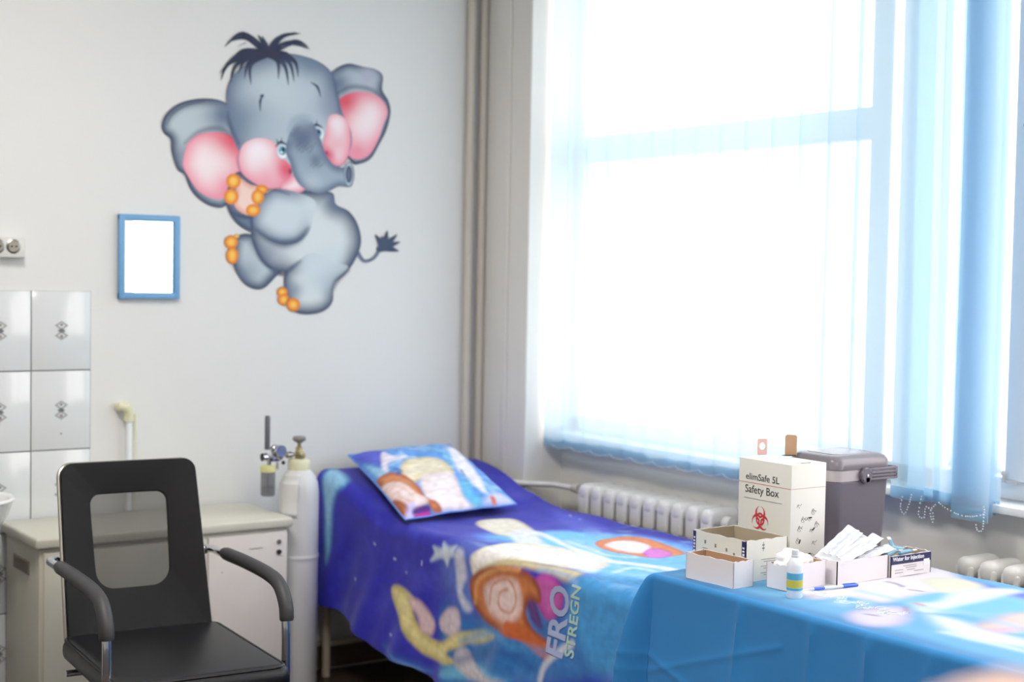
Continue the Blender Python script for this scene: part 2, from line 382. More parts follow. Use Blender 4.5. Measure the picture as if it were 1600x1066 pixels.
# ------------------------------------------------------------------ street side seen through the glass
m_fac = mat('street_plaster', (226, 212, 200), .9, var=.04, vscale=2); m_fac2 = mat('street_stone_band', (190, 184, 182), .9); m_fwin = mat('street_window_pane', (214, 214, 216), .3)
house = thing('apartment_building', 'pale plastered building across the street beyond the window glass', 'building', (15, 10, 0))
MB().box((16, 10, 3.5), (2, 26, 8)).obj('wall', m_fac, house, smooth=False, loc=(15, 10, 0))
MB().box((14.95, 10, .9), (.12, 26, .25), .02).obj('string_course', m_fac2, house, smooth=False, loc=(15, 10, 0))
MB().box((14.95, 10, 7.4), (.5, 26, .3), .02).obj('cornice', m_fac2, house, smooth=False, loc=(15, 10, 0))
for k in range(7):
    for z in (2.4, 5.4):
        y = -1 + k * 3.5; f_ = MB().box((14.98, y, z), (.08, 1.5, 1.7), .01).obj('window', m_pvc, house, smooth=False, loc=(15, 10, 0))
        MB().box((14.93, y, z), (.04, 1.3, 1.5)).obj('pane', m_fwin, f_, smooth=False, loc=(15, 10, 0))
struct(MB().box((13, 8, -1.05), (18.4, 30, .1)).obj('ground', mat('street_asphalt', (190, 186, 182), .9), smooth=False))

# ------------------------------------------------------------------ added ceiling panels that fill in the room light (out of frame)
m_em = bpy.data.materials.new('fill_diffuser'); m_em.use_nodes = True; t = m_em.node_tree; t.nodes.clear(); oo = t.nodes.new('ShaderNodeOutputMaterial'); ee = t.nodes.new('ShaderNodeEmission'); ee.inputs[0].default_value = (1, .97, .92, 1); ee.inputs[1].default_value = 3.; t.links.new(ee.outputs[0], oo.inputs[0])
for x, y, ds in ((1.0, 2.9, 'nearer the back wall'), (1.0, .2, 'farther from the back wall')):
    lp = thing('fill_panel', 'white ceiling fill panel added out of view, ' + ds, 'fill light', (x, y, 3.06), 0)
    MB().box((0, 0, .02), (.64, 1.24, .04), .005).obj('housing', m_pvc, lp, smooth=False)
    MB().box((0, 0, -.003), (.58, 1.18, .006)).obj('diffuser', m_em, lp, smooth=False)
    la = bpy.data.lights.new('fill_light', 'AREA'); la.shape = 'RECTANGLE'; la.size = .58; la.size_y = 1.18; la.energy = FILL_POWER; la.color = (1, .97, .93)
    lo = bpy.data.objects.new('fill_light', la); COL.objects.link(lo); lo.parent = lp; lo.location = (0, 0, -.02)

# ------------------------------------------------------------------ heating pipes
def pipe_label(y): return y
hp = [(3.172, 'slim beige heating pipe running up the back corner, farther from the window'), (3.231, 'slim beige heating pipe running up the back corner, nearer the window')]
for x, lb in hp:
    p = thing('heating_pipe', lb, 'pipe', (x, 4.878, 0), 0, 'heating pipes in the back corner')
    MB().tube([(0, 0, 0), (0, 0, 3.1)], .0165, 16).obj('tube', m_pipe, p)
    MB().lathe([(.0165, 0), (.022, 0), (.021, .03), (.0165, .03)], (0, 0, .3), 16).obj('coupling', m_pipe, p)
    MB().box((0, .018, 1.9), (.012, .03, .012), .002).obj('bracket', m_pipe, p)
fp = thing('feed_pipe', 'white horizontal pipe feeding the radiator from the corner', 'pipe', (3.24, 4.8, .70))
MB().tube([(3.225, 4.862, .70), (3.226, 4.80, .70), (3.225, 4.65, .703), (3.235, 4.58, .704), (3.32, 4.48, .706), (3.33, 4.34, .708)], .011, 12).obj('tube', m_rad, fp, loc=(3.24, 4.8, .70))
MB().lathe([(.011, 0), (.017, 0), (.019, .012), (.017, .035), (.011, .035)], (3.33, 4.335, .708), 12, 'Y').obj('union_nut', m_pipe, fp, loc=(3.24, 4.8, .70))

# ------------------------------------------------------------------ radiators
def section_mesh():
    b = MB(); w_ = .058
    b.box((-.045, 0, .29), (.042, .045, .50), .012, 3); b.box((.045, 0, .29), (.042, .045, .50), .012, 3)
    b.box((0, 0, .545), (.142, w_, .062), .024, 4); b.box((0, 0, .035), (.142, w_, .062), .024, 4)
    b.box((-.058, 0, .51), (.018, w_ * .96, .09), .008, 3)
    b.tube([(0, -.037, .53), (0, .037, .53)], .022, 14); b.tube([(0, -.037, .05), (0, .037, .05)], .022, 14)
    return b
def radiator(y0, n, z0, label):
    r = thing('radiator', label, 'radiator', (3.335, y0, z0), 0, 'ribbed radiators under the window')
    s0 = section_mesh().obj('section', m_rad, r); s0.location = (0, 0, 0)
    for k in range(1, n):
        c = bpy.data.objects.new('section', s0.data); COL.objects.link(c); c.parent = r; c.location = (0, -.0735 * k, 0)
    b = MB().lathe([(.0, 0), (.021, 0), (.021, .018), (.0, .018)], (0, -.0735 * (n - 1) - .055, .53), 12, 'Y'); b.obj('end_plug', m_rad, r)
    MB().box((.03, -.0735 * (n // 2), -z0 / 2 + .03), (.02, .03, z0 + .06)).obj('foot', m_rad, r)
    return r
radiator(4.235, 10, .168, 'white ribbed cast iron radiator beside the bed')
radiator(2.545, 13, .183, 'white ribbed cast iron radiator at the right, behind the table')

# ------------------------------------------------------------------ elephant mural
def mural():
    st = 2.25; gx = np.arange(10, 890, st); gy = np.arange(30, 1060, st); X, Y = np.meshgrid(gx, gy, indexing='ij')
    c = Canvas(X, Y, soft=2.4)
    dk, sl, pl, wh = L(64, 78, 104), L(108, 122, 146), L(186, 198, 204), L(216, 223, 224)
    nv = L(42, 50, 78); red, pk, lp = L(228, 84, 104), L(240, 150, 168), L(250, 228, 230); orr, orl = L(232, 128, 32), L(252, 200, 92)
    # tail
    c.stroke([(722, 825), (745, 856), (778, 848), (800, 818), (806, 795)], [7, 5, 5, 6], sl)
    for e in ((785, 764), (808, 770), (828, 750), (862, 764), (872, 790), (868, 822)): c.stroke([(808, 812), ((808 + e[0]) / 2 + 4, (812 + e[1]) / 2 - 2), e], [10, 9, 1], dk)
    c.stroke([(800, 815), (835, 808)], [10, 12], dk)
    # ears
    c.blob([(262, 300), (215, 283), (150, 283), (88, 300), (45, 335), (29, 372), (36, 402), (60, 425), (64, 470), (84, 530), (110, 552), (130, 600), (165, 640), (215, 665), (262, 655), (320, 560), (330, 430), (310, 340)], dk, pl, 42, grad=[(250, 340, 60, sl), (110, 480, 40, sl, .6)])
    c.stroke([(48, 372), (70, 335), (120, 305), (180, 292)], [1, 3, 3, 1], nv, op=.5, soft=4)
    c.blob([(104, 512), (122, 440), (160, 408), (215, 400), (265, 408), (300, 440), (312, 520), (300, 590), (255, 632), (208, 635), (160, 610), (124, 560)], pk, lp, 70, .7, grad=[(285, 425, 75, red), (205, 520, 60, L(250, 236, 236), .7), (270, 600, 60, pk)])
    c.stroke([(110, 440), (160, 400), (230, 388), (290, 420)], [2, 8, 10, 6], dk, soft=10, op=.55)
    c.blob([(610, 215), (640, 180), (688, 158), (740, 168), (790, 180), (812, 203), (810, 250), (832, 290), (839, 332), (825, 392), (800, 442), (770, 492), (730, 512), (700, 505), (650, 420), (630, 300)], dk, pl, 38, grad=[(650, 230, 50, sl), (760, 200, 40, L(176, 180, 196))])
    c.stroke([(650, 265), (700, 240), (770, 250), (815, 285)], [4, 8, 8, 5], dk, soft=9, op=.6)
    c.blob([(654, 290), (688, 264), (740, 257), (790, 270), (820, 300), (829, 335), (812, 382), (795, 430), (765, 480), (725, 498), (690, 480), (672, 400), (662, 330)], pk, lp, 60, .7, grad=[(680, 290, 60, red), (765, 360, 50, L(250, 232, 234), .7), (720, 470, 50, pk)])
    # far forearm below the hand
    c.blob([(262, 660), (300, 690), (350, 700), (352, 752), (310, 736), (276, 700)], dk, sl, 26)
    c.blob([(262, 600), (300, 540), (360, 580), (400, 610), (380, 700), (300, 700), (262, 670)], dk, sl, 26)
    # raised leg
    c.blob([(296, 768), (350, 765), (400, 830), (470, 880), (440, 905), (395, 950), (358, 956), (320, 936), (290, 890), (280, 850), (284, 800)], dk, pl, 46, grad=[(330, 900, 40, sl, .5)])
    # body
    c.blob([(380, 640), (450, 610), (560, 610), (632, 615), (646, 656), (690, 680), (721, 722), (735, 780), (724, 832), (690, 890), (644, 930), (560, 965), (480, 905), (405, 880), (362, 820), (346, 760), (350, 690)], dk, wh, 75, .75, grad=[(420, 820, 60, sl, .5), (640, 650, 45, sl, .6)])
    # standing leg
    c.blob([(464, 908), (500, 868), (560, 830), (640, 860), (690, 880), (640, 935), (634, 1000), (600, 1035), (542, 1046), (492, 1032), (468, 980)], dk, wh, 60, .8, grad=[(640, 850, 90, L(196, 208, 214)), (560, 850, 60, L(200, 212, 218)), (600, 930, 40, L(190, 203, 210), .7), (500, 960, 30, sl, .6)])
    c.stroke([(560, 880), (600, 850), (640, 840)], [26, 34, 26], L(206, 217, 222), soft=30, op=.9)
    c.stroke([(462, 905), (490, 880), (520, 858)], [4, 8, 2], dk, soft=10, op=.7); c.stroke([(355, 790), (380, 850), (430, 895), (470, 905)], [4, 7, 7, 4], dk, soft=8, op=.7)
    c.stroke([(690, 890), (650, 925), (634, 960)], [4, 8, 4], dk, soft=9, op=.6)
    for x, y, r in ((456, 968, 19), (461, 994, 21), (495, 1012, 24)): c.ell((x, y), (r, r), orr, orl, r)
    c.stroke([(470, 1005), (480, 990)], 3, L(180, 90, 20), op=.7)
    for x, y, rx, ry in ((275, 790, 24, 24), (279, 838, 22, 30)): c.ell((x, y), (rx, ry), orr, orl, 22)
    c.ell((295, 768), (9, 6), orl)
    # head
    c.blob([(262, 330), (258, 260), (278, 205), (330, 160), (400, 138), (470, 122), (545, 135), (600, 160), (632, 195), (650, 260), (672, 340), (700, 400), (694, 470), (640, 545), (560, 605), (470, 600), (380, 560), (310, 480), (275, 405)], sl, L(188, 200, 208), 90, .8, grad=[(330, 360, 90, L(104, 122, 146), .8), (545, 150, 55, L(110, 128, 152), .7), (440, 250, 80, L(200, 212, 216), .7), (400, 380, 60, L(180, 194, 204), .6), (620, 310, 50, L(140, 150, 172), .6)])
    c.stroke([(262, 330), (268, 370), (300, 440)], [2, 8, 4], dk, soft=9, op=.7); c.stroke([(635, 200), (650, 262), (660, 330)], [3, 6, 3], dk, soft=8, op=.6)
    # cheeks
    c.blob([(610, 400), (622, 345), (655, 338), (688, 365), (698, 412), (696, 455), (684, 500), (660, 520), (632, 512), (606, 480), (600, 440)], pk, lp, 48, .7, grad=[(615, 480, 28, L(225, 90, 120)), (650, 370, 30, L(248, 232, 234)), (650, 440, 30, L(240, 168, 184), .7)])
    c.blob([(298, 500), (315, 448), (355, 424), (402, 424), (436, 445), (455, 485), (486, 520), (490, 548), (470, 580), (440, 600), (396, 600), (346, 575), (312, 545)], pk, lp, 60, .7, grad=[(368, 465, 50, L(250, 238, 240)), (470, 535, 42, L(230, 84, 110)), (400, 570, 50, L(240, 160, 176), .8)])
    c.blob([(448, 590), (475, 568), (505, 552), (536, 590), (526, 612), (482, 620), (456, 608)], pk, lp, 30)
    c.stroke([(305, 470), (298, 500), (310, 545), (345, 578)], [1, 3, 3, 1], dk, soft=4, op=.5)
    c.ell((484, 540), (6, 10), L(120, 30, 60), op=.75, soft=4); c.ell((612, 474), (5, 7), L(150, 40, 70), op=.75, soft=4)
    # eyes
    for x, y in ((458, 470), (583, 408)):
        c.ell((x, y), (22, 27), L(190, 205, 216), L(248, 250, 252), 9); c.ell((x - 1, y - 4), (13, 16), L(40, 110, 140), L(110, 196, 214), 9); c.ell((x + 1, y - 7), (6, 8), L(20, 26, 40)); c.ell((x - 5, y + 2), (3.5, 4), L(250, 252, 255))
        c.stroke([(x - 26, y - 18), (x - 8, y - 34), (x + 14, y - 24)], [1, 5, 2], nv, soft=3); c.stroke([(x - 18, y - 30), (x - 22, y - 46)], [3, .5], nv); c.stroke([(x - 6, y - 32), (x - 4, y - 50)], [3, .5], nv)
    # trunk
    c.blob([(468, 470), (476, 420), (500, 372), (530, 352), (566, 372), (590, 420), (600, 450), (612, 482), (640, 518), (672, 526), (694, 512), (709, 545), (704, 585), (690, 594), (655, 592), (622, 608), (582, 617), (530, 598), (500, 562), (482, 505)], sl, L(160, 176, 190), 34, grad=[(526, 425, 50, L(92, 102, 132), .85), (530, 365, 30, L(170, 184, 196), .9), (480, 420, 16, L(150, 166, 184), .6), (575, 500, 26, L(90, 102, 128), .7), (565, 575, 32, L(190, 202, 208), .6), (520, 490, 22, L(150, 166, 182), .5)])
    for k in range(7): c.stroke([(505 + k * 9, 455 + (k % 3) * 9), (522 + k * 9, 438 + (k % 3) * 9)], [2, .7], nv, op=.45)
    for k in range(5): c.stroke([(556 + k * 9, 520 + (k % 2) * 7), (572 + k * 9, 508 + (k % 2) * 7)], [2, .7], nv, op=.35)
    c.ell((692, 550), (19, 44), sl, L(190, 205, 214), 8); c.ell((692, 550), (12, 31), L(58, 68, 92), L(100, 112, 134), 12)
    c.ell((525, 398), (40, 38), L(84, 94, 124), op=.55, soft=26); c.ell((520, 360), (34, 16), L(150, 166, 184), op=.6, soft=16)
    c.stroke([(484, 392), (505, 358), (535, 346), (562, 360)], [8, 12, 12, 8], L(166, 181, 193), soft=14, op=.75)
    # near arm and hand
    c.blob([(352, 700), (372, 650), (405, 615), (445, 602), (520, 618), (575, 650), (562, 720), (545, 762), (505, 794), (440, 795), (382, 765), (354, 735)], sl, L(206, 216, 222), 60, .7, grad=[(560, 660, 60, L(206, 217, 222)), (580, 710, 45, L(210, 220, 225))])
    c.stroke([(360, 745), (405, 780), (465, 796), (515, 780), (545, 742)], [3, 9, 13, 10, 2], dk, soft=14, op=.85); c.stroke([(395, 605), (350, 690), (352, 735)], [2, 6, 3], dk, soft=8, op=.6)
    c.stroke([(385, 612), (430, 606), (480, 622)], [2, 4, 2], dk, soft=6, op=.6)
    c.blob([(296, 560), (340, 585), (382, 598), (376, 640), (350, 690), (318, 690), (286, 660), (292, 610)], L(232, 170, 150), L(246, 214, 200), 24)
    for x, y, rx, ry in ((283, 574, 26, 27), (275, 629, 26, 28), (384, 604, 22, 17), (369, 630, 23, 27), (353, 677, 26, 22)): c.ell((x, y), (rx, ry), orr, orl, 22)
    # brows
    c.stroke([(388, 268), (378, 290), (378, 326)], [2, 4.5, .8], nv); c.stroke([(557, 224), (580, 240), (592, 276)], [1, 4.5, .8], nv); c.ell((384, 272), (7, 5), nv)
    # hair
    R = (405, 122)
    for e, mid in (((252, 96), (318, 52)), ((262, 80), (330, 66)), ((238, 216), (275, 150)), ((236, 190), (300, 128)), ((272, 226), (300, 155)), ((345, 232), (345, 160)), ((322, 210), (340, 150)), ((300, 190), (330, 140)),
                   ((552, 105), (480, 84)), ((548, 98), (500, 80)), ((520, 50), (455, 62)), ((505, 46), (440, 70)), ((370, 56), (388, 84)), ((385, 60), (396, 88)), ((512, 205), (495, 145)), ((498, 222), (478, 150)), ((508, 160), (470, 124)), ((478, 234), (462, 160)), ((442, 212), (440, 150)), ((270, 150), (320, 112))):
        c.stroke([R, mid, e], [13, 8, .6], nv, op=.93); 
    c.stroke([(372, 120), (405, 118), (440, 122)], [8, 16, 8], L(48, 48, 74))
    for e, mid in (((300, 96), (325, 84)), ((455, 190), (452, 160)), ((310, 176), (335, 148)), ((480, 92), (455, 96))): c.stroke([mid, e], [3, .6], L(108, 118, 146), op=.5)
    # onto the wall: the mural's own rectangle on the back wall
    ax = 240 + gx * 400 / 907; ay = 30 + gy * 470 / 1066; P = np.zeros(X.shape + (3,))
    for i, px in enumerate(ax):
        d = fw[None] * F + rt[None] * (px - 800) + up[None] * (533 - ay)[:, None]; P[i] = EYE + d * ((WB - .0035) / d[:, 1])[:, None]
    org = np.array([2.4, WB - .0035, 1.3])
    o = link('elephant_mural', grid_mesh('elephant_mural', P - org, c.C, c.C[..., 3] > .01), print_mat('mural_print', .6, alpha=True), loc=tuple(org))
    tag(o, 'painted cartoon elephant wall sticker, grey with pink ears and orange toes', 'mural')
mural()

# ------------------------------------------------------------------ mirror, socket strip, drain pipe, sink
mi = thing('wall_mirror', 'small rectangular mirror in a light blue frame on the back wall', 'mirror', (1.868, WB - .012, 1.54))
b = MB(); w2, h2 = .1095, .1445
for s_ in (-1, 1): b.box((s_ * (w2 - .011), 0, 0), (.022, .02, 2 * h2), .004); b.box((0, 0, s_ * (h2 - .011)), (2 * w2, .0195, .022), .004)
b.obj('frame', m_frame_blue, mi)
MB().box((0, .003, 0), (2 * w2 - .036, .004, 2 * h2 - .036)).obj('glass', m_mirror, mi, smooth=False)
so = thing('power_socket', 'white surface-mounted strip of round wall sockets above the tiles', 'socket', (1.35, WB - .02, 1.56))
MB().box((0, 0, 0), (.18, .036, .066), .006).obj('socket_body', m_socket, so)
for x in (-.05, .0, .05):
    q = MB().lathe([(.0, -.0235), (.0, -.0235), (.017, -.0235), (.019, -.020), (.024, -.018), (.024, -.010), (.0, -.010)][1:], (x, 0, .004), 20, 'Y').obj('outlet', m_silver, so)
    MB().lathe([(.003, -.0255), (.003, -.018)], (x - .007, 0, .004), 8, 'Y').lathe([(.003, -.0255), (.003, -.018)], (x + .007, 0, .004), 8, 'Y').obj('pin_hole', m_dark, q)
dp = thing('drain_pipe', 'white plastic pipe with an elbow standing against the wall above the cabinet', 'pipe', (1.79, WB - .03, .69))
MB().tube([(.004, 0, -.02), (.004, 0, .30)], .011, 12).obj('tube', m_pvc, dp)
MB().tube([(-.022, .026, .333), (-.02, 0, .338), (-.008, -.004, .336), (.004, 0, .322), (.004, 0, .30)], [.017, .017, .018, .017, .015], 14).lathe([(.011, 0), (.0185, 0), (.0185, .014), (.011, .014)], (.004, 0, .288), 14).obj('elbow', m_creamcap, dp)
MB().tube([(.026, 0, -.02), (.026, 0, .31)], .004, 8).obj('side_hose', m_creamcap, dp)
sk_ = thing('sink', 'white ceramic wash basin at the left edge, in front of the tiles', 'sink', (1.08, 4.68, 0))
MB().lathe([(.02, .60), (.10, .60), (.19, .65), (.245, .72), (.262, .765), (.268, .775), (.262, .782), (.25, .778), (.235, .755), (.18, .69), (.09, .645), (.02, .64)], n=40, sy=.78).obj('basin', m_ceramic, sk_)
MB().lathe([(.09, 0), (.075, .05), (.07, .5), (.10, .61)], n=24).obj('pedestal', m_ceramic, sk_)
MB().tube([(.22, .14, .77), (.235, .15, .86), (.225, .16, .95), (.20, .17, 1.0), (.19, .19, 1.03)], .011, 10).obj('hose', m_creamcap, sk_)
MB().tube([(0, .17, .77), (0, .17, .90), (0, .14, .94), (0, .05, .94), (0, .02, .91)], .012, 10).lathe([(.018, 0), (.018, .03)], (.05, .17, .88), 12).obj('faucet', m_chrome, sk_)

# ------------------------------------------------------------------ cabinet
cb = thing('low_cabinet', 'long low cream metal cabinet standing under the mirror', 'cabinet', (1.80, 4.69, 0))
MB().box((0, 0, .325), (.84, .35, .61), .004).box((0, .01, .02), (.80, .31, .03)).obj('body', m_cream, cb)
MB().box((0, 0, .6475), (.87, .385, .035), .009, 3).obj('lid', m_cream, cb)
MB().box((-.14, -.179, .325), (.535, .012, .585), .004).obj('door', m_cream, cb)
pn = MB().box((.275, -.179, .325), (.285, .012, .585), .004).obj('side_panel', m_whitepanel, cb)
for z, r, mm in ((.585, .0075, m_silver), (.55, .0085, m_dark)): MB().lathe([(r, -.004), (r, .004)], (.385, -.187, z), 12, 'Y').obj('screw', mm, pn)
MB().box((.30, -.1862, .57), (.05, .001, .003)).box((.18, -.1862, .5), (.006, .001, .004)).box((.315, -.1862, .50), (.003, .001, .02)).obj('scuff_mark', m_skirtcap, pn)
g = MB().box((-.422, 0, .555), (.004, .16, .045), .001)
for k in range(6): g.box((-.425, 0, .538 + k * .007), (.004, .15, .002))
g.obj('vent_grille', mat('vent_grey', (140, 132, 120), .6), cb)

# ------------------------------------------------------------------ oxygen cylinder
cx, cy = 2.315, 4.62
cyl = thing('gas_cylinder', 'tall white oxygen cylinder between the cabinet and the bed', 'cylinder', (cx, cy, 0))
MB().lathe([(.062, 0), (.07, .012), (.07, .73), (.066, .765), (.055, .79), (.042, .805), (.036, .81), (.036, .815)], n=36).obj('tank', m_cyl, cyl)
MB().lathe([(.030, .80), (.038, .808), (.039, .835), (.034, .845), (.018, .847)], n=28).obj('neck_ring', m_creamcap, cyl)
MB().lathe([(.015, .84), (.015, .87), (.012, .875), (.012, .888), (.007, .889), (.007, .905)], n=16).box((.0, -.012, .862), (.024, .03, .022), .004).obj('valve', m_brass, cyl)
MB().lathe([(.006, .902), (.012, .904), (.022, .910), (.024, .918), (.020, .925), (.006, .926)], n=20).obj('hand_wheel', m_knob, cyl)
MB().tube([(-.012, 0, .862), (-.055, -.004, .862)], .007, 10).lathe([(.012, 0), (.012, .018)], (-.05, -.004, .862), 12, 'X').obj('outlet_fitting', m_silver, cyl)
b = MB().sphere((-.098, -.01, .886), .017, 14, (1, .8, 1)).sphere((-.082, -.016, .862), .015, 12).box((-.098, -.006, .857), (.045, .022, .028), .006)
b.lathe([(.019, -.012), (.021, -.008), (.021, .006), (.016, .01)], (-.088, -.03, .882), 18, 'Y').lathe([(.014, 0), (.014, .016)], (-.142, -.006, .860), 12, 'X')
b.tube([(-.12, -.006, .86), (-.118, -.008, .825)], .007, 8).tube([(-.085, -.006, .84), (-.088, -.008, .815)], .006, 8)
rg = b.obj('regulator', m_chrome, cyl)
MB().lathe([(.006, -.004), (.0135, -.003), (.0135, .004)], (-.142, -.006, .860), 12, 'X').sphere((-.075, -.03, .84), .007).obj('valve_knob', m_dark, rg)
MB().lathe([(.0085, .885), (.0095, .888), (.0095, .995), (.007, 1.002), (.0, 1.003)][:-1], (-.122, .0, 0), n=16).obj('flow_tube', m_tubegrey, cyl)
MB().lathe([(.012, .832), (.026, .828), (.028, .822), (.028, .808), (.012, .807)], (-.118, 0, 0), n=24).obj('humidifier_cap', m_yellowcap, cyl)
MB().lathe([(.025, .807), (.025, .73), (.022, .724), (.006, .724)], (-.118, 0, 0), n=24).obj('humidifier_jar', m_jar, cyl)
MB().lathe([(.0225, .757), (.0225, .729), (.006, .727)], (-.118, 0, 0), n=20).tube([(-.118, 0, .80), (-.118, 0, .735)], .003, 8).obj('water', clear_mat('jar_water', (120, 120, 128), .35, .05), cyl)
P = np.zeros((12, 14, 3))
for i, a in enumerate(np.linspace(-2.95, -2.0, 12)):
    for j, z in enumerate(np.linspace(.80, .655, 14)):
        rr = .0725 + .004 * math.sin(j * .5) * (j / 13); k = (j / 13) * .12
        P[i, j] = (rr * math.cos(a - k) * (1 if z < .77 else .88), rr * math.sin(a - k) * (1 if z < .77 else .88) - .003, z)
tg = link('paper_tag', grid_mesh('paper_tag', P), m_paper, cyl); sd = tg.modifiers.new('s', 'SOLIDIFY'); sd.thickness = .0008
MB().lathe([(.0712, .50), (.0722, .502), (.0722, .512), (.0712, .514)], n=30).obj('band', m_cyl, cyl)

# ------------------------------------------------------------------ examination bed under the bedspread
BX0, BX1, BY0, BY1 = 2.53, 3.17, 2.87, 4.87
def topz(Y): return .65 + .115 * sm(Y, 4.25, 4.85)
bed = thing('examination_couch', 'metal-legged examination couch under the blue printed bedspread', 'couch', (2.85, 3.87, 0))
BO = (2.85, 3.87, 0)
MB().box((2.855, 3.55, .585), (.60, 1.32, .09), .02).obj('mattress', m_vinyl, bed, loc=BO)
MB().box((2.855, 4.52, .640), (.60, .60, .08), .02, rot=Matrix.Rotation(math.radians(10.3), 3, 'X')).obj('headrest', m_vinyl, bed, loc=BO)
for x in (2.56, 3.15): MB().box((x, 3.87, .515), (.03, 1.95, .04), .004).obj('rail', m_wood, bed, loc=BO)
for x in (2.52 + .015, 3.14):
    for y in (4.82, 2.92): MB().tube([(x, y, 0), (x, y, .53)], .016, 12).obj('leg', m_wood, bed, loc=BO)
MB().tube([(2.535, 4.82, .12), (3.14, 4.82, .12)], .010, 8).obj('cross_bar', m_wood, bed, loc=BO)
R_ = .045
def hem(Y): return np.interp(Y, [2.8, 3.3, 3.9, 4.11, 4.28, 4.46, 4.72, 4.9], [.10, .12, .19, .212, .245, .278, .292, .30])
def cloth_pt(Y, t):
    """t < 0: on top, towards the wall; t > 0: arc length down the near side"""
    zt = topz(Y) ; X0 = BX0 - .025
    q = R_ * PI / 2
    top = t < 0; arc = (t >= 0) & (t < q); a = np.clip(t / R_, 0, PI / 2)
    x = np.where(top, X0 + R_ - t, np.where(arc, X0 + R_ - R_ * np.sin(a), X0)); z = np.where(top, zt, np.where(arc, zt - R_ + R_ * np.cos(a), zt - R_ - (t - q)))
    d = np.clip(t - q * .6, 0, 1); f = sm(d, 0, .45); s_ = 4.87 - Y
    fold = .018 * np.sin(s_ * 11 + 1.2 * np.sin(s_ * 4) + d * 2.2) + .010 * np.sin(s_ * 23 + 2 + d * 5) + .004 * np.sin(s_ * 47 + d * 14)
    diag = (.024 * np.sin(s_ * 16 + d * 9) + .008 * np.sin(s_ * 37 + d * 15)) * np.exp(-((s_ - 1.82) / .32) ** 2)
    x = x - f * (.02 + fold + diag) - .035 * f * d / .4
    z = z + np.where(top, 1, np.clip(1 - d * 8, 0, 1)) * (.003 * np.sin(s_ * 9 + t * 7) + .0022 * np.sin(s_ * 21 - t * 13 + 1) + .0015 * np.sin(s_ * 7 + t * 37) + .006 * np.exp(-((s_ - .62 - t * .3) / .05) ** 2))
    z = z - .012 * sm(t, -.60, -.66) * 0
    return x, Y, z
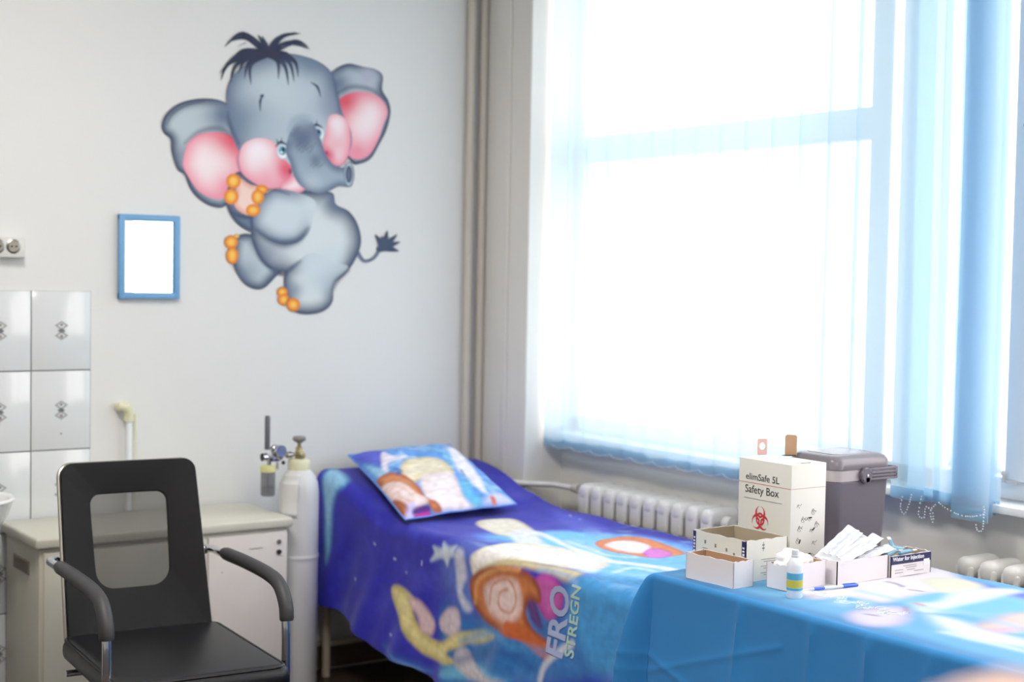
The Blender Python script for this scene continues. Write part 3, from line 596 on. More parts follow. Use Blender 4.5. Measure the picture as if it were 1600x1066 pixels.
BEDPRINT = [
 ('b',[(91,-5),(93,-28),(95,-40),(104,-49),(144,-58),(180,-26),(185,-7),(173,1),(157,2),(138,-3),(112,-7)],(92,120,222),(120,196,244),10,4,1),
 ('b',[(64,-57),(70,-61),(88,-59),(102,-56),(107,-44),(92,-42)],(72,74,200),(88,96,214),4,3,0.8),
 ('b',[(158,2),(174,-10),(190,-8),(204,21),(183,26),(163,27),(156,21),(156,12)],(70,150,205),(66,150,212),10,4,1),
 ('b',[(94,22),(126,9),(149,15),(162,18),(166,30),(115,42),(101,46),(93,34)],(52,110,180),(44,112,182),8,3,1),
 ('b',[(89,7),(104,-3),(129,7),(128,19),(108,24),(91,19)],(74,84,186),(92,112,198),8,4,0.9),
 ('b',[(5,3),(4,-3),(17,-1),(21,3),(18,7),(16,14),(18,28),(15,31)],(90,150,205),(150,200,232),3,1.5,1),
 ('b',[(97,42),(112,36),(137,37),(101,46)],(70,140,200),(120,190,225),3,2,0.9),
 ('b',[(63,42),(78,44),(92,45),(78,48),(70,45)],(60,110,190),(110,160,215),2,2,0.8),
 ('b',[(84,6),(89,6),(89,4),(93,5),(97,4),(97,6),(101,7),(95,8),(93,11),(90,9),(83,11),(85,8)],(190,205,230),(228,236,240),2,0.8,0.9),
 ('b',[(97,5),(102,5),(105,12),(103,17),(109,21),(106,23),(100,19),(98,12)],(176,186,218),(222,216,226),2,1,0.85),
 ('b',[(69,-22),(65,-31),(71,-37),(86,-33),(98,-24),(99,-16),(89,-14)],(224,208,178),(242,232,214),3,1,1),
 ('b',[(93,-19),(89,-31),(114,-18),(123,-19),(131,-8),(119,-7)],(228,236,246),(240,240,246),2,1.2,0.9),
 ('b',[(106,6),(108,1),(106,-9),(117,-16),(127,-21),(145,-19),(156,-7),(150,-1),(139,0),(130,3),(118,7),(110,12)],(232,222,200),(246,238,232),4,1.2,1),
 ('b',[(110,9),(121,4),(134,1),(148,0),(158,0),(156,5),(147,4),(134,4),(120,7),(112,11)],(190,172,120),(214,200,156),2,1.2,0.95),
 ('b',[(141,6),(146,4),(154,7),(154,13),(148,17),(143,14),(140,11)],(180,60,150),(205,92,176),3,1,1),
 ('b',[(134,11),(139,9),(143,15),(146,20),(141,19),(138,15)],(84,50,120),(96,60,130),2,1,1),
 ('b',[(107,12),(115,7),(126,5),(137,5),(143,8),(144,13),(139,13),(138,17),(142,21),(150,23),(147,26),(137,25),(126,25),(114,23),(108,18)],(150,66,34),(206,120,62),3.5,0.9,1),
 ('b',[(114,14),(119,10),(127,8),(133,9),(136,15),(134,20),(125,22),(117,20)],(216,172,158),(234,206,198),3,1,1),
 ('s',[(118,18),(119,12),(127,9),(132,13),(131,18),(124,18),(123,14),(127,12)],(196,120,84),0,0.7,0.6,0.7,0.5),
 ('s',[(110,19),(111,12),(120,7),(132,5)],(236,176,104),0,0.8,0.8,0.6,0.8),
 ('s',[(130,23),(137,23),(144,25),(150,26)],(196,96,44),0,1,0.8,1,2.2),
 ('b',[(61,24),(65,22),(73,23),(78,25),(77,27),(82,33),(93,35),(102,30),(110,29),(107,33),(99,37),(104,39),(96,41),(82,40),(74,35),(66,29)],(206,188,112),(232,216,152),3,1,1),
 ('b',[(73,25),(79,24),(85,27),(89,30),(88,34),(82,34),(79,29)],(206,166,168),(226,196,196),2,1,0.95),
 ('b',[(91,29),(95,24),(101,23),(104,27),(102,31),(95,32)],(206,180,182),(222,202,204),2,1,0.9),
 ('b',[(103,36),(108,34),(118,38),(134,38),(115,42),(105,41)],(196,184,186),(218,206,206),2,1,0.9),
 ('b',[(107,29),(118,26),(124,27),(115,31),(107,32)],(190,180,110),(220,205,140),2,1,0.8),
 ('b',[(121,-33),(116,-45),(123,-51),(137,-51),(148,-47),(148,-37),(140,-32),(133,-29)],(214,110,62),(232,140,90),1.5,0.8,1),
 ('b',[(125,-34),(123,-43),(132,-46),(140,-38),(137,-33),(130,-32)],(240,222,226),(248,236,240),2,0.8,1),
 ('b',[(140,-37),(136,-45),(144,-45),(149,-39),(146,-35)],(205,90,200),(228,130,216),1.5,0.7,1),
 ('s',[(94,-28),(113,-24),(127,-22),(144,-19)],(240,242,250),0,1,1.2,0.9,1.6),
 ('s',[(132,-18),(145,-19),(154,-24),(167,-25)],(236,240,250),0,1,1,0.95,2),
 ('s',[(114,-27),(125,-27),(139,-24),(143,-31)],(226,240,250),0,1,1.2,0.7,1.2),
 ('s',[(161,-9),(156,-19),(165,-20)],(232,240,250),0,1,1,0.7,1),
 ('s',[(132,-12),(148,-6),(155,-4)],(242,246,250),0,1,2,0.7,3),
 ('s',[(140,3),(152,3),(160,5),(158,10)],(140,170,215),0,1,1,0.6,0.8),
 ('s',[(161,21),(153,26),(149,30),(148,34)],(214,214,220),0,1,1,0.8,1.2),
 ('s',[(105,32),(122,26),(134,27),(150,26)],(80,150,205),0,1,1.5,0.6,1),
 ('s',[(105,38),(129,30),(145,32)],(34,84,150),0,1,1.5,0.5,1.4),
 ('s',[(60,14),(61,14)],(200,210,235),0,1,0.3,0.8,0.35),
 ('s',[(69,17),(69,17)],(200,210,235),0,1,0.3,0.8,0.35),
 ('s',[(66,38),(67,38)],(200,210,235),0,1,0.3,0.8,0.35),
 ('s',[(35,30),(36,30)],(200,210,235),0,1,0.3,0.8,0.35),
 ('s',[(78,12),(78,13)],(200,210,235),0,1,0.3,0.8,0.35),
 ('s',[(81,-57),(82,-57)],(200,210,235),0,1,0.3,0.8,0.35),
 ('s',[(73,-59),(75,-58)],(200,210,235),0,1,0.3,0.8,0.35),
 ('s',[(46,13),(47,13)],(200,210,235),0,1,0.3,0.8,0.35),
 ('s',[(93,31),(93,31)],(200,210,235),0,1,0.3,0.8,0.35),
]
PILLOWPRINT = [
 ('b',[(0,4),(24,14),(9,44),(0,32),(0,20)],(62,64,190),(84,92,208),8,5,1),
 ('b',[(0,20),(11,36),(17,44),(3,52),(0,42)],(90,150,215),(150,200,232),5,4,1),
 ('b',[(22,16),(28,28),(39,28),(31,35),(18,35),(11,46),(10,38)],(232,226,244),(242,232,246),4,2,1),
 ('b',[(16,59),(25,43),(40,34),(55,34),(64,44),(64,62),(49,62),(36,62),(23,68)],(226,208,160),(242,230,204),8,2.5,1),
 ('b',[(33,62),(48,60),(60,62),(60,74),(56,88),(58,96),(64,100),(38,100),(26,98),(24,82)],(246,226,226),(250,236,240),10,3,1),
 ('b',[(0,48),(4,46),(14,50),(23,62),(24,77),(24,88),(29,93),(32,100),(24,99),(21,92),(14,82),(7,78),(2,96),(0,96),(0,79),(0,56)],(176,92,56),(214,140,92),6,1.8,1),
 ('b',[(0,57),(6,58),(14,67),(18,79),(24,89),(19,94),(8,95),(4,85),(0,74),(0,64)],(240,212,208),(250,230,230),8,2,1),
 ('s',[(2,66),(9,69),(14,82),(11,88),(6,82),(6,74)],(214,160,130),0,1,2,0.5,1),
 ('b',[(0,77),(4,84),(6,94),(3,99),(0,96),(0,86)],(164,84,40),(206,130,70),5,2,1),
 ('s',[(4,98),(8,94),(10,92)],(205,195,240),0,1,3,1,3),
 ('b',[(7,98),(10,94),(21,94),(22,99),(14,100)],(70,36,120),(96,50,140),4,2,1),
 ('s',[(9,100),(14,100),(20,100)],(210,60,170),0,1,1.5,1,1.6),
 ('b',[(84,20),(97,16),(87,54),(78,86),(78,92),(72,89),(70,72),(72,49)],(236,232,246),(246,242,250),5,2.5,1),
 ('b',[(78,93),(90,90),(97,100),(77,100),(70,99)],(190,196,236),(240,236,246),5,3,0.9),
 ('s',[(80,96),(80,98)],(230,110,90),0,1,1.5,0.9,2),
 ('s',[(73,58),(70,68)],(70,100,150),0,1,1.5,0.8,1),
 ('s',[(68,26),(75,32),(70,46)],(120,200,235),0,1,3,0.7,3),
 ('s',[(64,77),(60,92),(66,98)],(110,200,235),0,1,3,0.8,4),
 ('s',[(18,46),(20,50),(17,54)],(40,90,170),0,1,2,0.8,2),
]
TABLEPRINT = [
 ('b',[(291,243),(301,246),(302,217),(302,200),(288,201),(293,225)],(80,86,222),(96,108,228),4,3,1),
 ('b',[(292,234),(296,213),(291,192),(279,200),(271,211),(272,229)],(140,206,244),(120,200,242),6,4,1),
 ('b',[(269,270),(290,267),(313,255),(303,237),(292,228),(277,229),(264,227),(262,236),(252,240)],(226,222,242),(240,236,244),4,2,1),
 ('b',[(294,241),(302,237),(299,226),(286,227),(288,234)],(226,228,206),(236,236,216),3,2,1),
 ('b',[(248,224),(260,226),(264,220),(252,211),(244,212),(243,218)],(196,190,232),(222,218,240),4,2,1),
 ('b',[(269,223),(277,222),(289,227),(302,224),(304,219),(292,217),(275,216),(264,215)],(226,240,250),(238,246,252),3,2,0.9),
 ('b',[(262,213),(265,207),(263,198),(263,189),(265,175),(257,185),(253,197)],(224,240,250),(240,248,252),3,3,0.9),
 ('b',[(265,202),(277,204),(284,204),(293,194),(282,187),(270,194),(264,198)],(246,190,170),(252,214,200),3,3,0.8),
 ('s',[(264,196),(270,194),(277,186)],(240,190,215),0,1,2,0.8,2),
 ('s',[(283,243),(283,240),(282,237)],(90,80,150),0,1,0.5,0.8,0.5),
 ('s',[(281,234),(282,231)],(120,90,170),0,1,0.5,0.8,0.5),
 ('s',[(251,221),(252,219)],(110,90,170),0,1,0.6,0.7,0.7),
 ('s',[(257,221),(258,220)],(110,90,170),0,1,0.6,0.7,0.6),
 ('s',[(270,223),(270,221)],(235,120,130),0,1,0.6,0.9,0.9),
 ('s',[(265,222),(260,217)],(160,120,160),0,1,0.6,0.7,0.5),
 ('s',[(269,239),(269,228),(269,219),(272,209),(270,194)],(150,212,246),0,1,2,0.6,1.5),
 ('s',[(253,201),(254,188),(254,170)],(235,246,252),0,1,2,0.7,1.2),
]
def paint_prints(c, shapes, scale=.01):
    for sh in shapes:
        k, pts, col, mid, w_, so, op = sh[:7]
        if k == 'b': c.blob(np.array(pts, float), L(*col), L(*mid), w_, soft=so, op=op)
        else: c.stroke(np.array(pts, float), sh[7], L(*col), soft=so, op=op)
def vnoise(X, Y, seed=0):
    """smooth value noise on arrays"""
    r = np.random.RandomState(seed).rand(64, 64); xi, yi = np.floor(X).astype(int), np.floor(Y).astype(int); fx, fy = sm(X - xi, 0, 1), sm(Y - yi, 0, 1)
    g = lambda a, b: r[a % 64, b % 64]
    return (g(xi, yi) * (1 - fx) + g(xi + 1, yi) * fx) * (1 - fy) + (g(xi, yi + 1) * (1 - fx) + g(xi + 1, yi + 1) * fx) * fy
def wash(c, light, amt, sc, seed, mask=None):
    """cloudy dye variation of the print"""
    n = vnoise(c.X / sc, c.Y / sc * 1.6, seed) * .6 + vnoise(c.X / sc * 2.7, c.Y / sc * 2.7, seed + 1) * .4
    a = sm(n, .5, .85) * amt
    if mask is not None: a = a * mask
    c.C[..., :3] = c.C[..., :3] * (1 - a[..., None]) + np.array(light) * a[..., None]

# bedspread
ss = np.arange(.017, 2.003, .0062); tt = np.arange(-.655, .66, .0062); Sg, Tg = np.meshgrid(ss, tt, indexing='ij')
Yg = 4.87 - Sg; hz = hem(Yg) + .012 * np.sin(Sg * 9) ; zt = topz(Yg); dmax = zt - R_ - hz + R_ * PI / 2
Te = np.where(Tg > 0, Tg * dmax / .655, Tg)                      # the hem follows its own line
x, y, z = cloth_pt(Yg, Te)
c = Canvas(Sg * 100, Te * 100, L(46, 44, 176), soft=1.); c.alpha_mode = False
wash(c, L(74, 76, 196), .45, 14, 3, 1 - sm(c.X, 80, 110)); paint_prints(c, BEDPRINT[:6]); wash(c, L(170, 215, 245), .45, 9, 11, sm(c.X, 92, 110) * (1 - sm(c.Y, -4, 8)))
wash(c, L(96, 160, 208), .35, 7, 17, sm(c.X, 92, 110) * sm(c.Y, 6, 16) * (1 - sm(c.X, 160, 170))); paint_prints(c, BEDPRINT[6:])
n_ = vnoise(c.X / 2.2 + c.Y / 5, c.Y / 1.1 - c.X / 6, 41) * .6 + vnoise(c.X / .9, c.Y / 2.4, 42) * .4; c.C[..., :3] *= (.80 + .36 * n_)[..., None]    # brushy print texture
m_sheet = print_mat('printed_cotton', .8, .12, sheen=.2, spec=.2)
bs = link('bedspread', grid_mesh('bedspread', np.stack([x, y, z], -1) - np.array([2.85, 3.87, .66]), c.C), m_sheet, loc=(2.85, 3.87, .66))
bs.modifiers.new('thick', 'SOLIDIFY').thickness = .002
tag(bs, 'royal blue bedspread printed with pale and auburn shapes, draped over the couch', 'bedspread')
m_lil = mat('lilac_print', (168, 178, 214), .8); m_mint = mat('mint_print', (176, 205, 196), .8)
def bed_warp(s0, t0):
    def f(co):
        t_ = t0 - co.x; s_ = s0 + co.y * -1
        X_, Y_, Z_ = cloth_pt(np.array(4.87 - s_), np.array(t_)); return Vector((float(X_) - .0035 - co.z - 2.85, float(Y_) - .0005 - 3.87, float(Z_) + .0012 - .66))
    return f
def wl(body, size, s0, t0, mm, sx, bold=0):
    cu_ = text(body, size, mm, bs, None, bold=bold, warp=bed_warp(s0, t0), sx=sx)
wl('FRO', .125, 1.575, .265, m_lil, .85, .0035); wl('STREGN', .056, 1.625, .25, m_mint, .98, .0012)

# pillow
PC = dict(TL=(2.605, 4.80, .822), TR=(3.05, 4.80, .838), BR=(2.99, 4.25, .686), BL=(2.51, 4.22, .672))
def pillow_pt(u, v, side=1):
    TL, TR, BR, BL = [np.array(PC[k]) for k in ('TL', 'TR', 'BR', 'BL')]; u = u[..., None]; v = v[..., None]
    P = (TL * (1 - u) + TR * u) * (1 - v) + (BL * (1 - u) + BR * u) * v
    e = (np.clip(1 - (2 * u - 1) ** 4, 0, 1) * np.clip(1 - (2 * v - 1) ** 4, 0, 1)) ** .6
    h = (.05 if side > 0 else -.008) * e + side * .0012 + (.003 * np.sin(u * 17 + v * 9) * e + .002 * np.sin(v * 31 - u * 11) * e if side > 0 else 0)
    cen = (TL + TR + BR + BL) / 4; bow = .045 * (np.sin(PI * u) * np.abs(2 * v - 1) ** 2 + np.sin(PI * v) * np.abs(2 * u - 1) ** 2) + .012 * np.sin(u * 19 + 1) * np.abs(2 * v - 1) ** 3
    P = P + (cen - P) * bow
    return P + h * np.array([0, -.25, .97])
PCT = np.array([2.79, 4.52, .74])
uu = np.linspace(0, 1, 150); Ug, Vg = np.meshgrid(uu, uu, indexing='ij')
c = Canvas(Ug * 100, Vg * 100, L(98, 160, 232), soft=1.5); c.alpha_mode = False
wash(c, L(190, 222, 246), .6, 12, 21); paint_prints(c, PILLOWPRINT); c.C[..., :3] *= (.84 + .28 * vnoise(c.X / 5 + c.Y / 14, c.Y / 2.6, 44))[..., None]
pl_ = link('pillow', grid_mesh('pillow', pillow_pt(Ug, Vg) - PCT, c.C), m_sheet, loc=tuple(PCT))
tag(pl_, 'thin pillow with blue, cream and auburn print at the head of the bed', 'pillow')
back = link('underside', grid_mesh('underside', pillow_pt(Ug[::5, ::5], Vg[::5, ::5], -1)[::-1] - PCT), mat('pillow_underside', (70, 80, 190), .8), pl_)
rim = [tuple(pillow_pt(np.array([a]), np.array([b_]))[0] - PCT) for a, b_ in [(k / 10, 0) for k in range(10)] + [(1, k / 10) for k in range(10)] + [(1 - k / 10, 1) for k in range(10)] + [(0, 1 - k / 10) for k in range(11)]]
MB().tube(rim, .0035, 6).obj('piping', mat('pillow_seam', (110, 150, 226), .8), pl_)

# table and its cloth
TX0, TX1, TY0, TY1, TZ = 2.405, 3.07, .9, 2.80, .758
tb = thing('work_table', 'plain table hidden under the blue printed cloth', 'table', (2.74, 1.85, 0)); TO = (2.74, 1.85, 0)
MB().box((2.7375, 1.85, .735), (.655, 1.88, .034), .004).obj('tabletop', m_table, tb, loc=TO)
for x in (2.45, 3.02):
    for y in (.95, 2.74): MB().box((x, y, .36), (.04, .04, .718), .004).obj('leg', m_table, tb, loc=TO)
da = np.concatenate([np.arange(-.668, -.02, .0085), np.arange(-.02, .03, .004), np.arange(.03, .66, .0055)]); db = np.concatenate([np.arange(-1.9, -.02, .0085), np.arange(-.02, .03, .004), np.arange(.03, .56, .0055)])
A, B_ = np.meshgrid(da, db, indexing='ij')                       # a: past the front edge, b: past the bed-side edge
def drop(d, R=.014):
    q = R * PI / 2; a = np.clip(d / R, 0, PI / 2); return np.where(d < q, R * np.sin(a), R), np.where(d < q, R * (1 - np.cos(a)), R + d - q)
ap, bp = np.maximum(A, 0), np.maximum(B_, 0); r_ = np.hypot(ap, bp); out, dn = drop(r_); ph = np.arctan2(bp, ap); corner = (A > 0) & (B_ > 0)
Yc = TY1 + np.minimum(B_, 0); 
flare = .088 * (1 - np.exp(-r_ / .11)) * np.exp(-((ph - PI / 4.6) / .36) ** 2) * corner
d_ = sm(r_, .03, .4)
side = .02 * d_ + .010 * d_ * np.sin(Yc * 10 + 1) + .006 * d_ * np.sin(Yc * 23 + r_ * 4)
for k, px in enumerate((1155, 1268, 1357, 1455, 1540)):
    yk = on_x(px, 1000, 2.385)[1]; side = side + (.007 if k % 2 else .009) * np.exp(-np.abs(Yc - yk - .01 * np.sin(r_ * 9)) / .010) * sm(r_, .0, .05) * (B_ <= .02)
side = side + .004 * np.exp(-np.abs(r_ - .36 - .01 * np.sin(Yc * 13)) / .008) + .003 * np.exp(-np.abs((r_ - .13) - (Yc - 2.45) * .35) / .008) * (Yc > 2.35) + .004 * np.exp(-np.abs((r_ - .27) + (Yc - 2.6) * .3) / .008) * (Yc > 2.4)
ro = out - .0 + side * (r_ > 0) + flare
X = TX0 - np.minimum(A, 0) - ro * np.cos(ph) * (r_ > 0) ; Y = TY1 + np.minimum(B_, 0) + ro * np.sin(ph) * (r_ > 0)
Y = np.where(A <= 0, np.where(B_ > 0, TY1 + np.minimum(ro, .028), Y), Y)
Z = TZ - dn + (r_ == 0) * (.0008 * np.sin(A * 40 + B_ * 13) + .0008 * np.sin(B_ * 31 - A * 17))
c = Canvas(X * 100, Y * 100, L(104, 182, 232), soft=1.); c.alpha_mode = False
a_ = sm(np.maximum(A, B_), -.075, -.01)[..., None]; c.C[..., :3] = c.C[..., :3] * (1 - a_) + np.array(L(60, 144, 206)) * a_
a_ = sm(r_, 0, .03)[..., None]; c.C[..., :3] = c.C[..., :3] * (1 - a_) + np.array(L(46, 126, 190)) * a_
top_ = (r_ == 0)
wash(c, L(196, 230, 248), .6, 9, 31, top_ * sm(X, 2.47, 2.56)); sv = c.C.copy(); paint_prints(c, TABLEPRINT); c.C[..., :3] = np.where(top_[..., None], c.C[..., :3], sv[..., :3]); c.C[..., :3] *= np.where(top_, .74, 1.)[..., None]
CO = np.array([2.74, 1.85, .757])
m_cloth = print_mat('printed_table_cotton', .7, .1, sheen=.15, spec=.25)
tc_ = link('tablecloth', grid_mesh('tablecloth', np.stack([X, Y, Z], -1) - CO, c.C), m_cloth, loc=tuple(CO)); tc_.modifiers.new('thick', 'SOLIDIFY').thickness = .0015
tc_.modifiers['thick'].offset = -1 if False else 0
tag(tc_, 'blue cloth with a pale printed top draped over the table at the right', 'tablecloth')
m_whl = mat('white_outline_print', (232, 242, 250), .8)
b = MB()                                                          # looping white line ornament printed along the front of the top
for k in range(26):
    yy = 2.50 - k * .013; xx = 2.575 + .02 * math.sin(k * 1.3)
    b.tube([(xx + .016 * math.cos(a) - CO[0], yy + .008 * math.sin(a * (1 + k % 2)) - CO[1], TZ + .0012 - CO[2]) for a in np.linspace(0, 5.2, 10)], .0009, 5)
q = b.obj('printed_scrollwork', m_whl, tc_); q['kind'] = 'stuff'

# ------------------------------------------------------------------ chair
ch = thing('office_armchair', 'black padded armchair with a mesh back window and chrome frame, in front of the cabinet', 'chair', (1.49, 3.76, 0), math.radians(-4))
def rloop(w0, w1, h0, h1, r, n=7, cx=0):
    """rounded quad: half-widths w0 (bottom) and w1 (top), heights h0..h1, corner radii r = (bottom, top)"""
    pts = []
    for sx_, sy_, a0 in ((1, -1, -PI / 2), (1, 1, 0), (-1, 1, PI / 2), (-1, -1, PI)):
        rr = r[0] if sy_ < 0 else r[1]; ww = w0 if sy_ < 0 else w1; hh = h0 if sy_ < 0 else h1
        for k in range(n):
            a = a0 + PI / 2 * k / (n - 1); pts.append((cx + sx_ * (ww - rr) + rr * math.cos(a), hh - sy_ * rr + rr * math.sin(a)))
    return pts
def back_pt(x, h, d):
    y0 = .235 + .29 * h - .9 * x * x + .02 * math.sin(h / .5 * PI) ; return Vector((x, y0 + d * .957, .435 + .957 * h * 1.02 - .29 * d))
outer = rloop(.205, .196, 0, .52, (.03, .035)); inner = rloop(.108, .112, .155, .425, (.055, .03), cx=.0); mid_ = [((a[0] * .5 + b_[0] * .5), (a[1] * .5 + b_[1] * .5)) for a, b_ in zip(outer, inner)]
bm = bmesh.new(); rings = []
for loop, d in ((inner, .008), (inner, -.006), (mid_, -.010), (outer, -.006), (outer, .014), (mid_, .016)): rings.append([bm.verts.new(back_pt(a, h, d)) for a, h in loop])
for i in range(6):
    p, q = rings[i], rings[(i + 1) % 6]
    for k in range(len(p)): bm.faces.new((p[k], p[(k + 1) % len(p)], q[(k + 1) % len(p)], q[k]))
bb = MB(); bb.bm.free(); bb.bm = bm; bk = bb.obj('backrest', m_blackfab, ch, bev=.003)
sub = bk.modifiers.new('s', 'SUBSURF'); sub.levels = 1; sub.render_levels = 2
nx, nh = 14, 16; P = np.zeros((nx, nh, 3))
for i in range(nx):
    for j in range(nh): P[i, j] = back_pt(-.118 + .236 * i / (nx - 1), .145 + .29 * j / (nh - 1), .002)
link('mesh_panel', grid_mesh('mesh_panel', P), m_net, bk)
rim = [back_pt(a * 1.012, h, .02) for a, h in outer]; MB().tube([tuple(p) for p in rim] + [tuple(rim[0])], .006, 8).obj('edge_trim', m_silver, bk)
b = MB().box((.004, -.055, .448), (.455, .57, .07), .03, 5)
for v in b.bm.verts:
    if v.co.z > .46: v.co.z += .012 * math.cos(v.co.x / .43 * PI) * math.cos((v.co.y + .05) / .56 * PI) ** .5 if abs(v.co.y + .05) < .27 else 0
st = b.obj('seat', m_black, ch)
lp_ = rloop(.218, .218, -.328, .215, (.03, .03)); MB().tube([(a, h, .478) for a, h in lp_] + [(lp_[0][0], lp_[0][1], .478)], .0045, 6).obj('seam', m_black, st)
for s_ in (-1, 1):
    pth = spline([(s_ * .205, .325, .672), (s_ * .232, .31, .676), (s_ * .235, .22, .678), (s_ * .235, -.16, .676), (s_ * .235, -.235, .660), (s_ * .235, -.272, .60), (s_ * .235, -.278, .45), (s_ * .235, -.268, .10), (s_ * .235, -.25, .03), (s_ * .235, -.19, .0115), (s_ * .235, .25, .0115)], False, 6)
    MB().tube([tuple(p) for p in pth], .0115, 12).obj('frame_tube', m_chrome, ch)
    pp = spline([(s_ * .235, .20, .682), (s_ * .236, .02, .686), (s_ * .236, -.14, .684), (s_ * .236, -.225, .670), (s_ * .236, -.27, .628), (s_ * .236, -.279, .585)], False, 5)
    MB().tube([tuple(p) for p in pp], [.015] + [.019] * (len(pp) - 2) + [.017], 14).obj('armrest', m_armpad, ch)
    MB().lathe([(.013, -.012), (.015, -.008), (.015, .008), (.013, .012)], (s_ * .215, .328, .672), 12, 'X').obj('bolt', m_chrome, ch)
MB().tube([(-.235, .25, .0115), (.235, .25, .0115)], .0115, 12).obj('base_bar', m_chrome, ch)
for y in (-.22, .12): MB().tube([(-.235, y, .405), (.235, y, .405)], .009, 10).tube([(-.10 if y < 0 else .10, y, .405), (-.10 if y < 0 else .10, y, .41)], .009, 8).obj('seat_bar', m_chrome, ch)
MB().box((0, -.05, .408), (.30, .40, .012), .003).obj('seat_pan', m_silver, ch)

# ------------------------------------------------------------------ things on the table
def open_box(name, label, x0, x1, y0, y1, h, rz, m_out, m_in, grp=None, th=.0022, cat='box'):
    cxx, cyy = (x0 + x1) / 2, (y0 + y1) / 2; t_ = thing(name, label, cat, (cxx, cyy, TZ + .001), rz, grp); lx, ly = (x1 - x0) / 2, (y1 - y0) / 2
    wavy = lambda k: .0015 * math.sin(k * 2.3)
    for nm, sx_, sy_ in (('side_wall', -1, 0), ('side_wall', 1, 0), ('side_wall', 0, -1), ('side_wall', 0, 1)):
        a = MB(); L_ = ly if sx_ else lx; n = 8
        for m_, off0, off1 in ((0, 0, th),):
            poly = [(-L_, 0), (L_, 0)] + [(L_ - 2 * L_ * k / n, h + wavy(k + sx_ * 3 + sy_) * (0 < k < n)) for k in range(n + 1)]
            if sx_: a.prism(poly, sx_ * lx, sx_ * (lx - th), lambda p, q, e: (e, p, q))
            else: a.prism(poly, sy_ * ly, sy_ * (ly - th), lambda p, q, e: (p, e, q))
        o = a.obj(nm, m_out, t_, smooth=False)
        c2 = MB()                                              # raw inner face of the board
        if sx_: c2.box((sx_ * (lx - th - .0003), 0, h / 2), (.0006, 2 * (L_ - th), h - .003))
        else: c2.box((0, sy_ * (ly - th - .0003), h / 2), (2 * (L_ - th), .0006, h - .003))
        c2.obj('inner_face', m_in, o, smooth=False)
    MB().box((0, 0, th / 2), (2 * lx - th, 2 * ly - th, th)).obj('bottom', m_in, t_, smooth=False)
    return t_, lx, ly
MX = lambda o, a, b_: Matrix((tuple([a[0], b_[0], a[1] * b_[2] - a[2] * b_[1], o[0]]), tuple([a[1], b_[1], a[2] * b_[0] - a[0] * b_[2], o[1]]), tuple([a[2], b_[2], a[0] * b_[1] - a[1] * b_[0], o[2]]), (0, 0, 0, 1)))
sbx, lx, ly = open_box('carton', 'small open white carton, the nearest one at the table corner', 2.431, 2.500, 2.560, 2.722, .064, math.radians(3), m_card, m_kraft, 'open cartons on the table')
gb, lx, ly = open_box('supply_box', 'large empty open grey-white box with navy corner strips, behind the small carton', 2.512, 2.654, 2.598, 2.79, .102, 0, m_cardgrey, m_tan)
for yv, wv in ((-ly + .0075, .013), (ly - .006, .010)):
    s0 = MB().box((-lx - .0004, yv, .051), (.0006, wv, .098)).obj('corner_strip', m_navy, gb, smooth=False)
    d = MB()
    for k in range(9): d.box((-lx - .0009, yv + .0005 * (k % 2), .018 + k * .0082), (.0004, wv * .55, .0045 if k % 3 else .006))
    d.obj('strip_lettering', m_whiteink, s0, smooth=False)
d = MB()
for y_, z_ in ((.05, .078), (.012, .074), (-.028, .070), (-.055, .062)):
    d.box((-lx - .0004, y_, z_), (.0005, .006, .009)); d.box((-lx - .0004, y_, z_ - .016), (.0005, .018, .0015)); d.box((-lx - .0004, y_, z_ - .021), (.0005, .014, .0015))
d.obj('pictogram', m_greyink, gb, smooth=False)
d = MB()
for k in range(8): d.box((.012 + (k % 3) * .003, -ly - .0004, .052 - k * .0055), (.062 - (k % 3) * .012, .0005, .0012))
for x_, z_ in ((-.012, .088), (-.012, .08)): d.box((x_, -ly - .0004, z_), (.008, .0005, .003))
d.box((-.012, -ly - .0004, .084), (.0012, .0005, .022)).obj('printed_text', m_greyink, gb, smooth=False)
cb_, lx, ly = open_box('carton', 'small white carton filled with cotton wool, behind the bottle', 2.528, 2.668, 2.478, 2.545, .060, math.radians(4), m_card, m_kraft, 'open cartons on the table')
cw = MB()
for k in range(26):
    a = rng.rand() * 2 * PI; rr = rng.rand() ** .5; cw.sphere((2.59 + .052 * rr * math.cos(a), 2.512 + .022 * rr * math.sin(a), TZ + .052 + .022 * (1 - rr) + .006 * rng.rand() + (.014 if k < 4 else 0)), .013 + .006 * rng.rand(), 10, (1.1, .9, .8))
o = cw.obj('cotton_wool', m_cotton, loc=(2.598, 2.512, TZ + .06)); rm = o.modifiers.new('r', 'REMESH'); rm.mode = 'VOXEL'; rm.voxel_size = .0025; sm_ = o.modifiers.new('sm', 'SMOOTH'); sm_.iterations = 4
tag(o, 'fluffy white cotton wool heaped in the carton behind the bottle', 'cotton')
sy, lx, ly = open_box('carton', 'white carton holding the wrapped syringes, left of the printed box', 2.687, 2.871, 2.462, 2.535, .058, 0, m_card, m_kraft, 'open cartons on the table')
wb, lx, ly = open_box('ampoule_box', 'printed white and navy cardboard box of ampoules at the right end of the row', 2.8745, 3.026, 2.456, 2.535, .054, 0, m_card, m_tan)
MB().box((0, -ly - .0004, .0425), (2 * lx - .001, .0006, .021)).obj('title_band', m_navy2, wb, smooth=False)
text('Water for Injection', .0146, m_whiteink, wb, MX((-lx + .006, -ly - .0010, .0405), (1, 0, 0), (0, 0, 1)), bold=.0003, sx=1.02)
d = MB().box((.058, -ly - .0006, .029), (.022, .0006, .016)).obj('logo_patch', m_whiteink, wb, smooth=False)
d = MB()
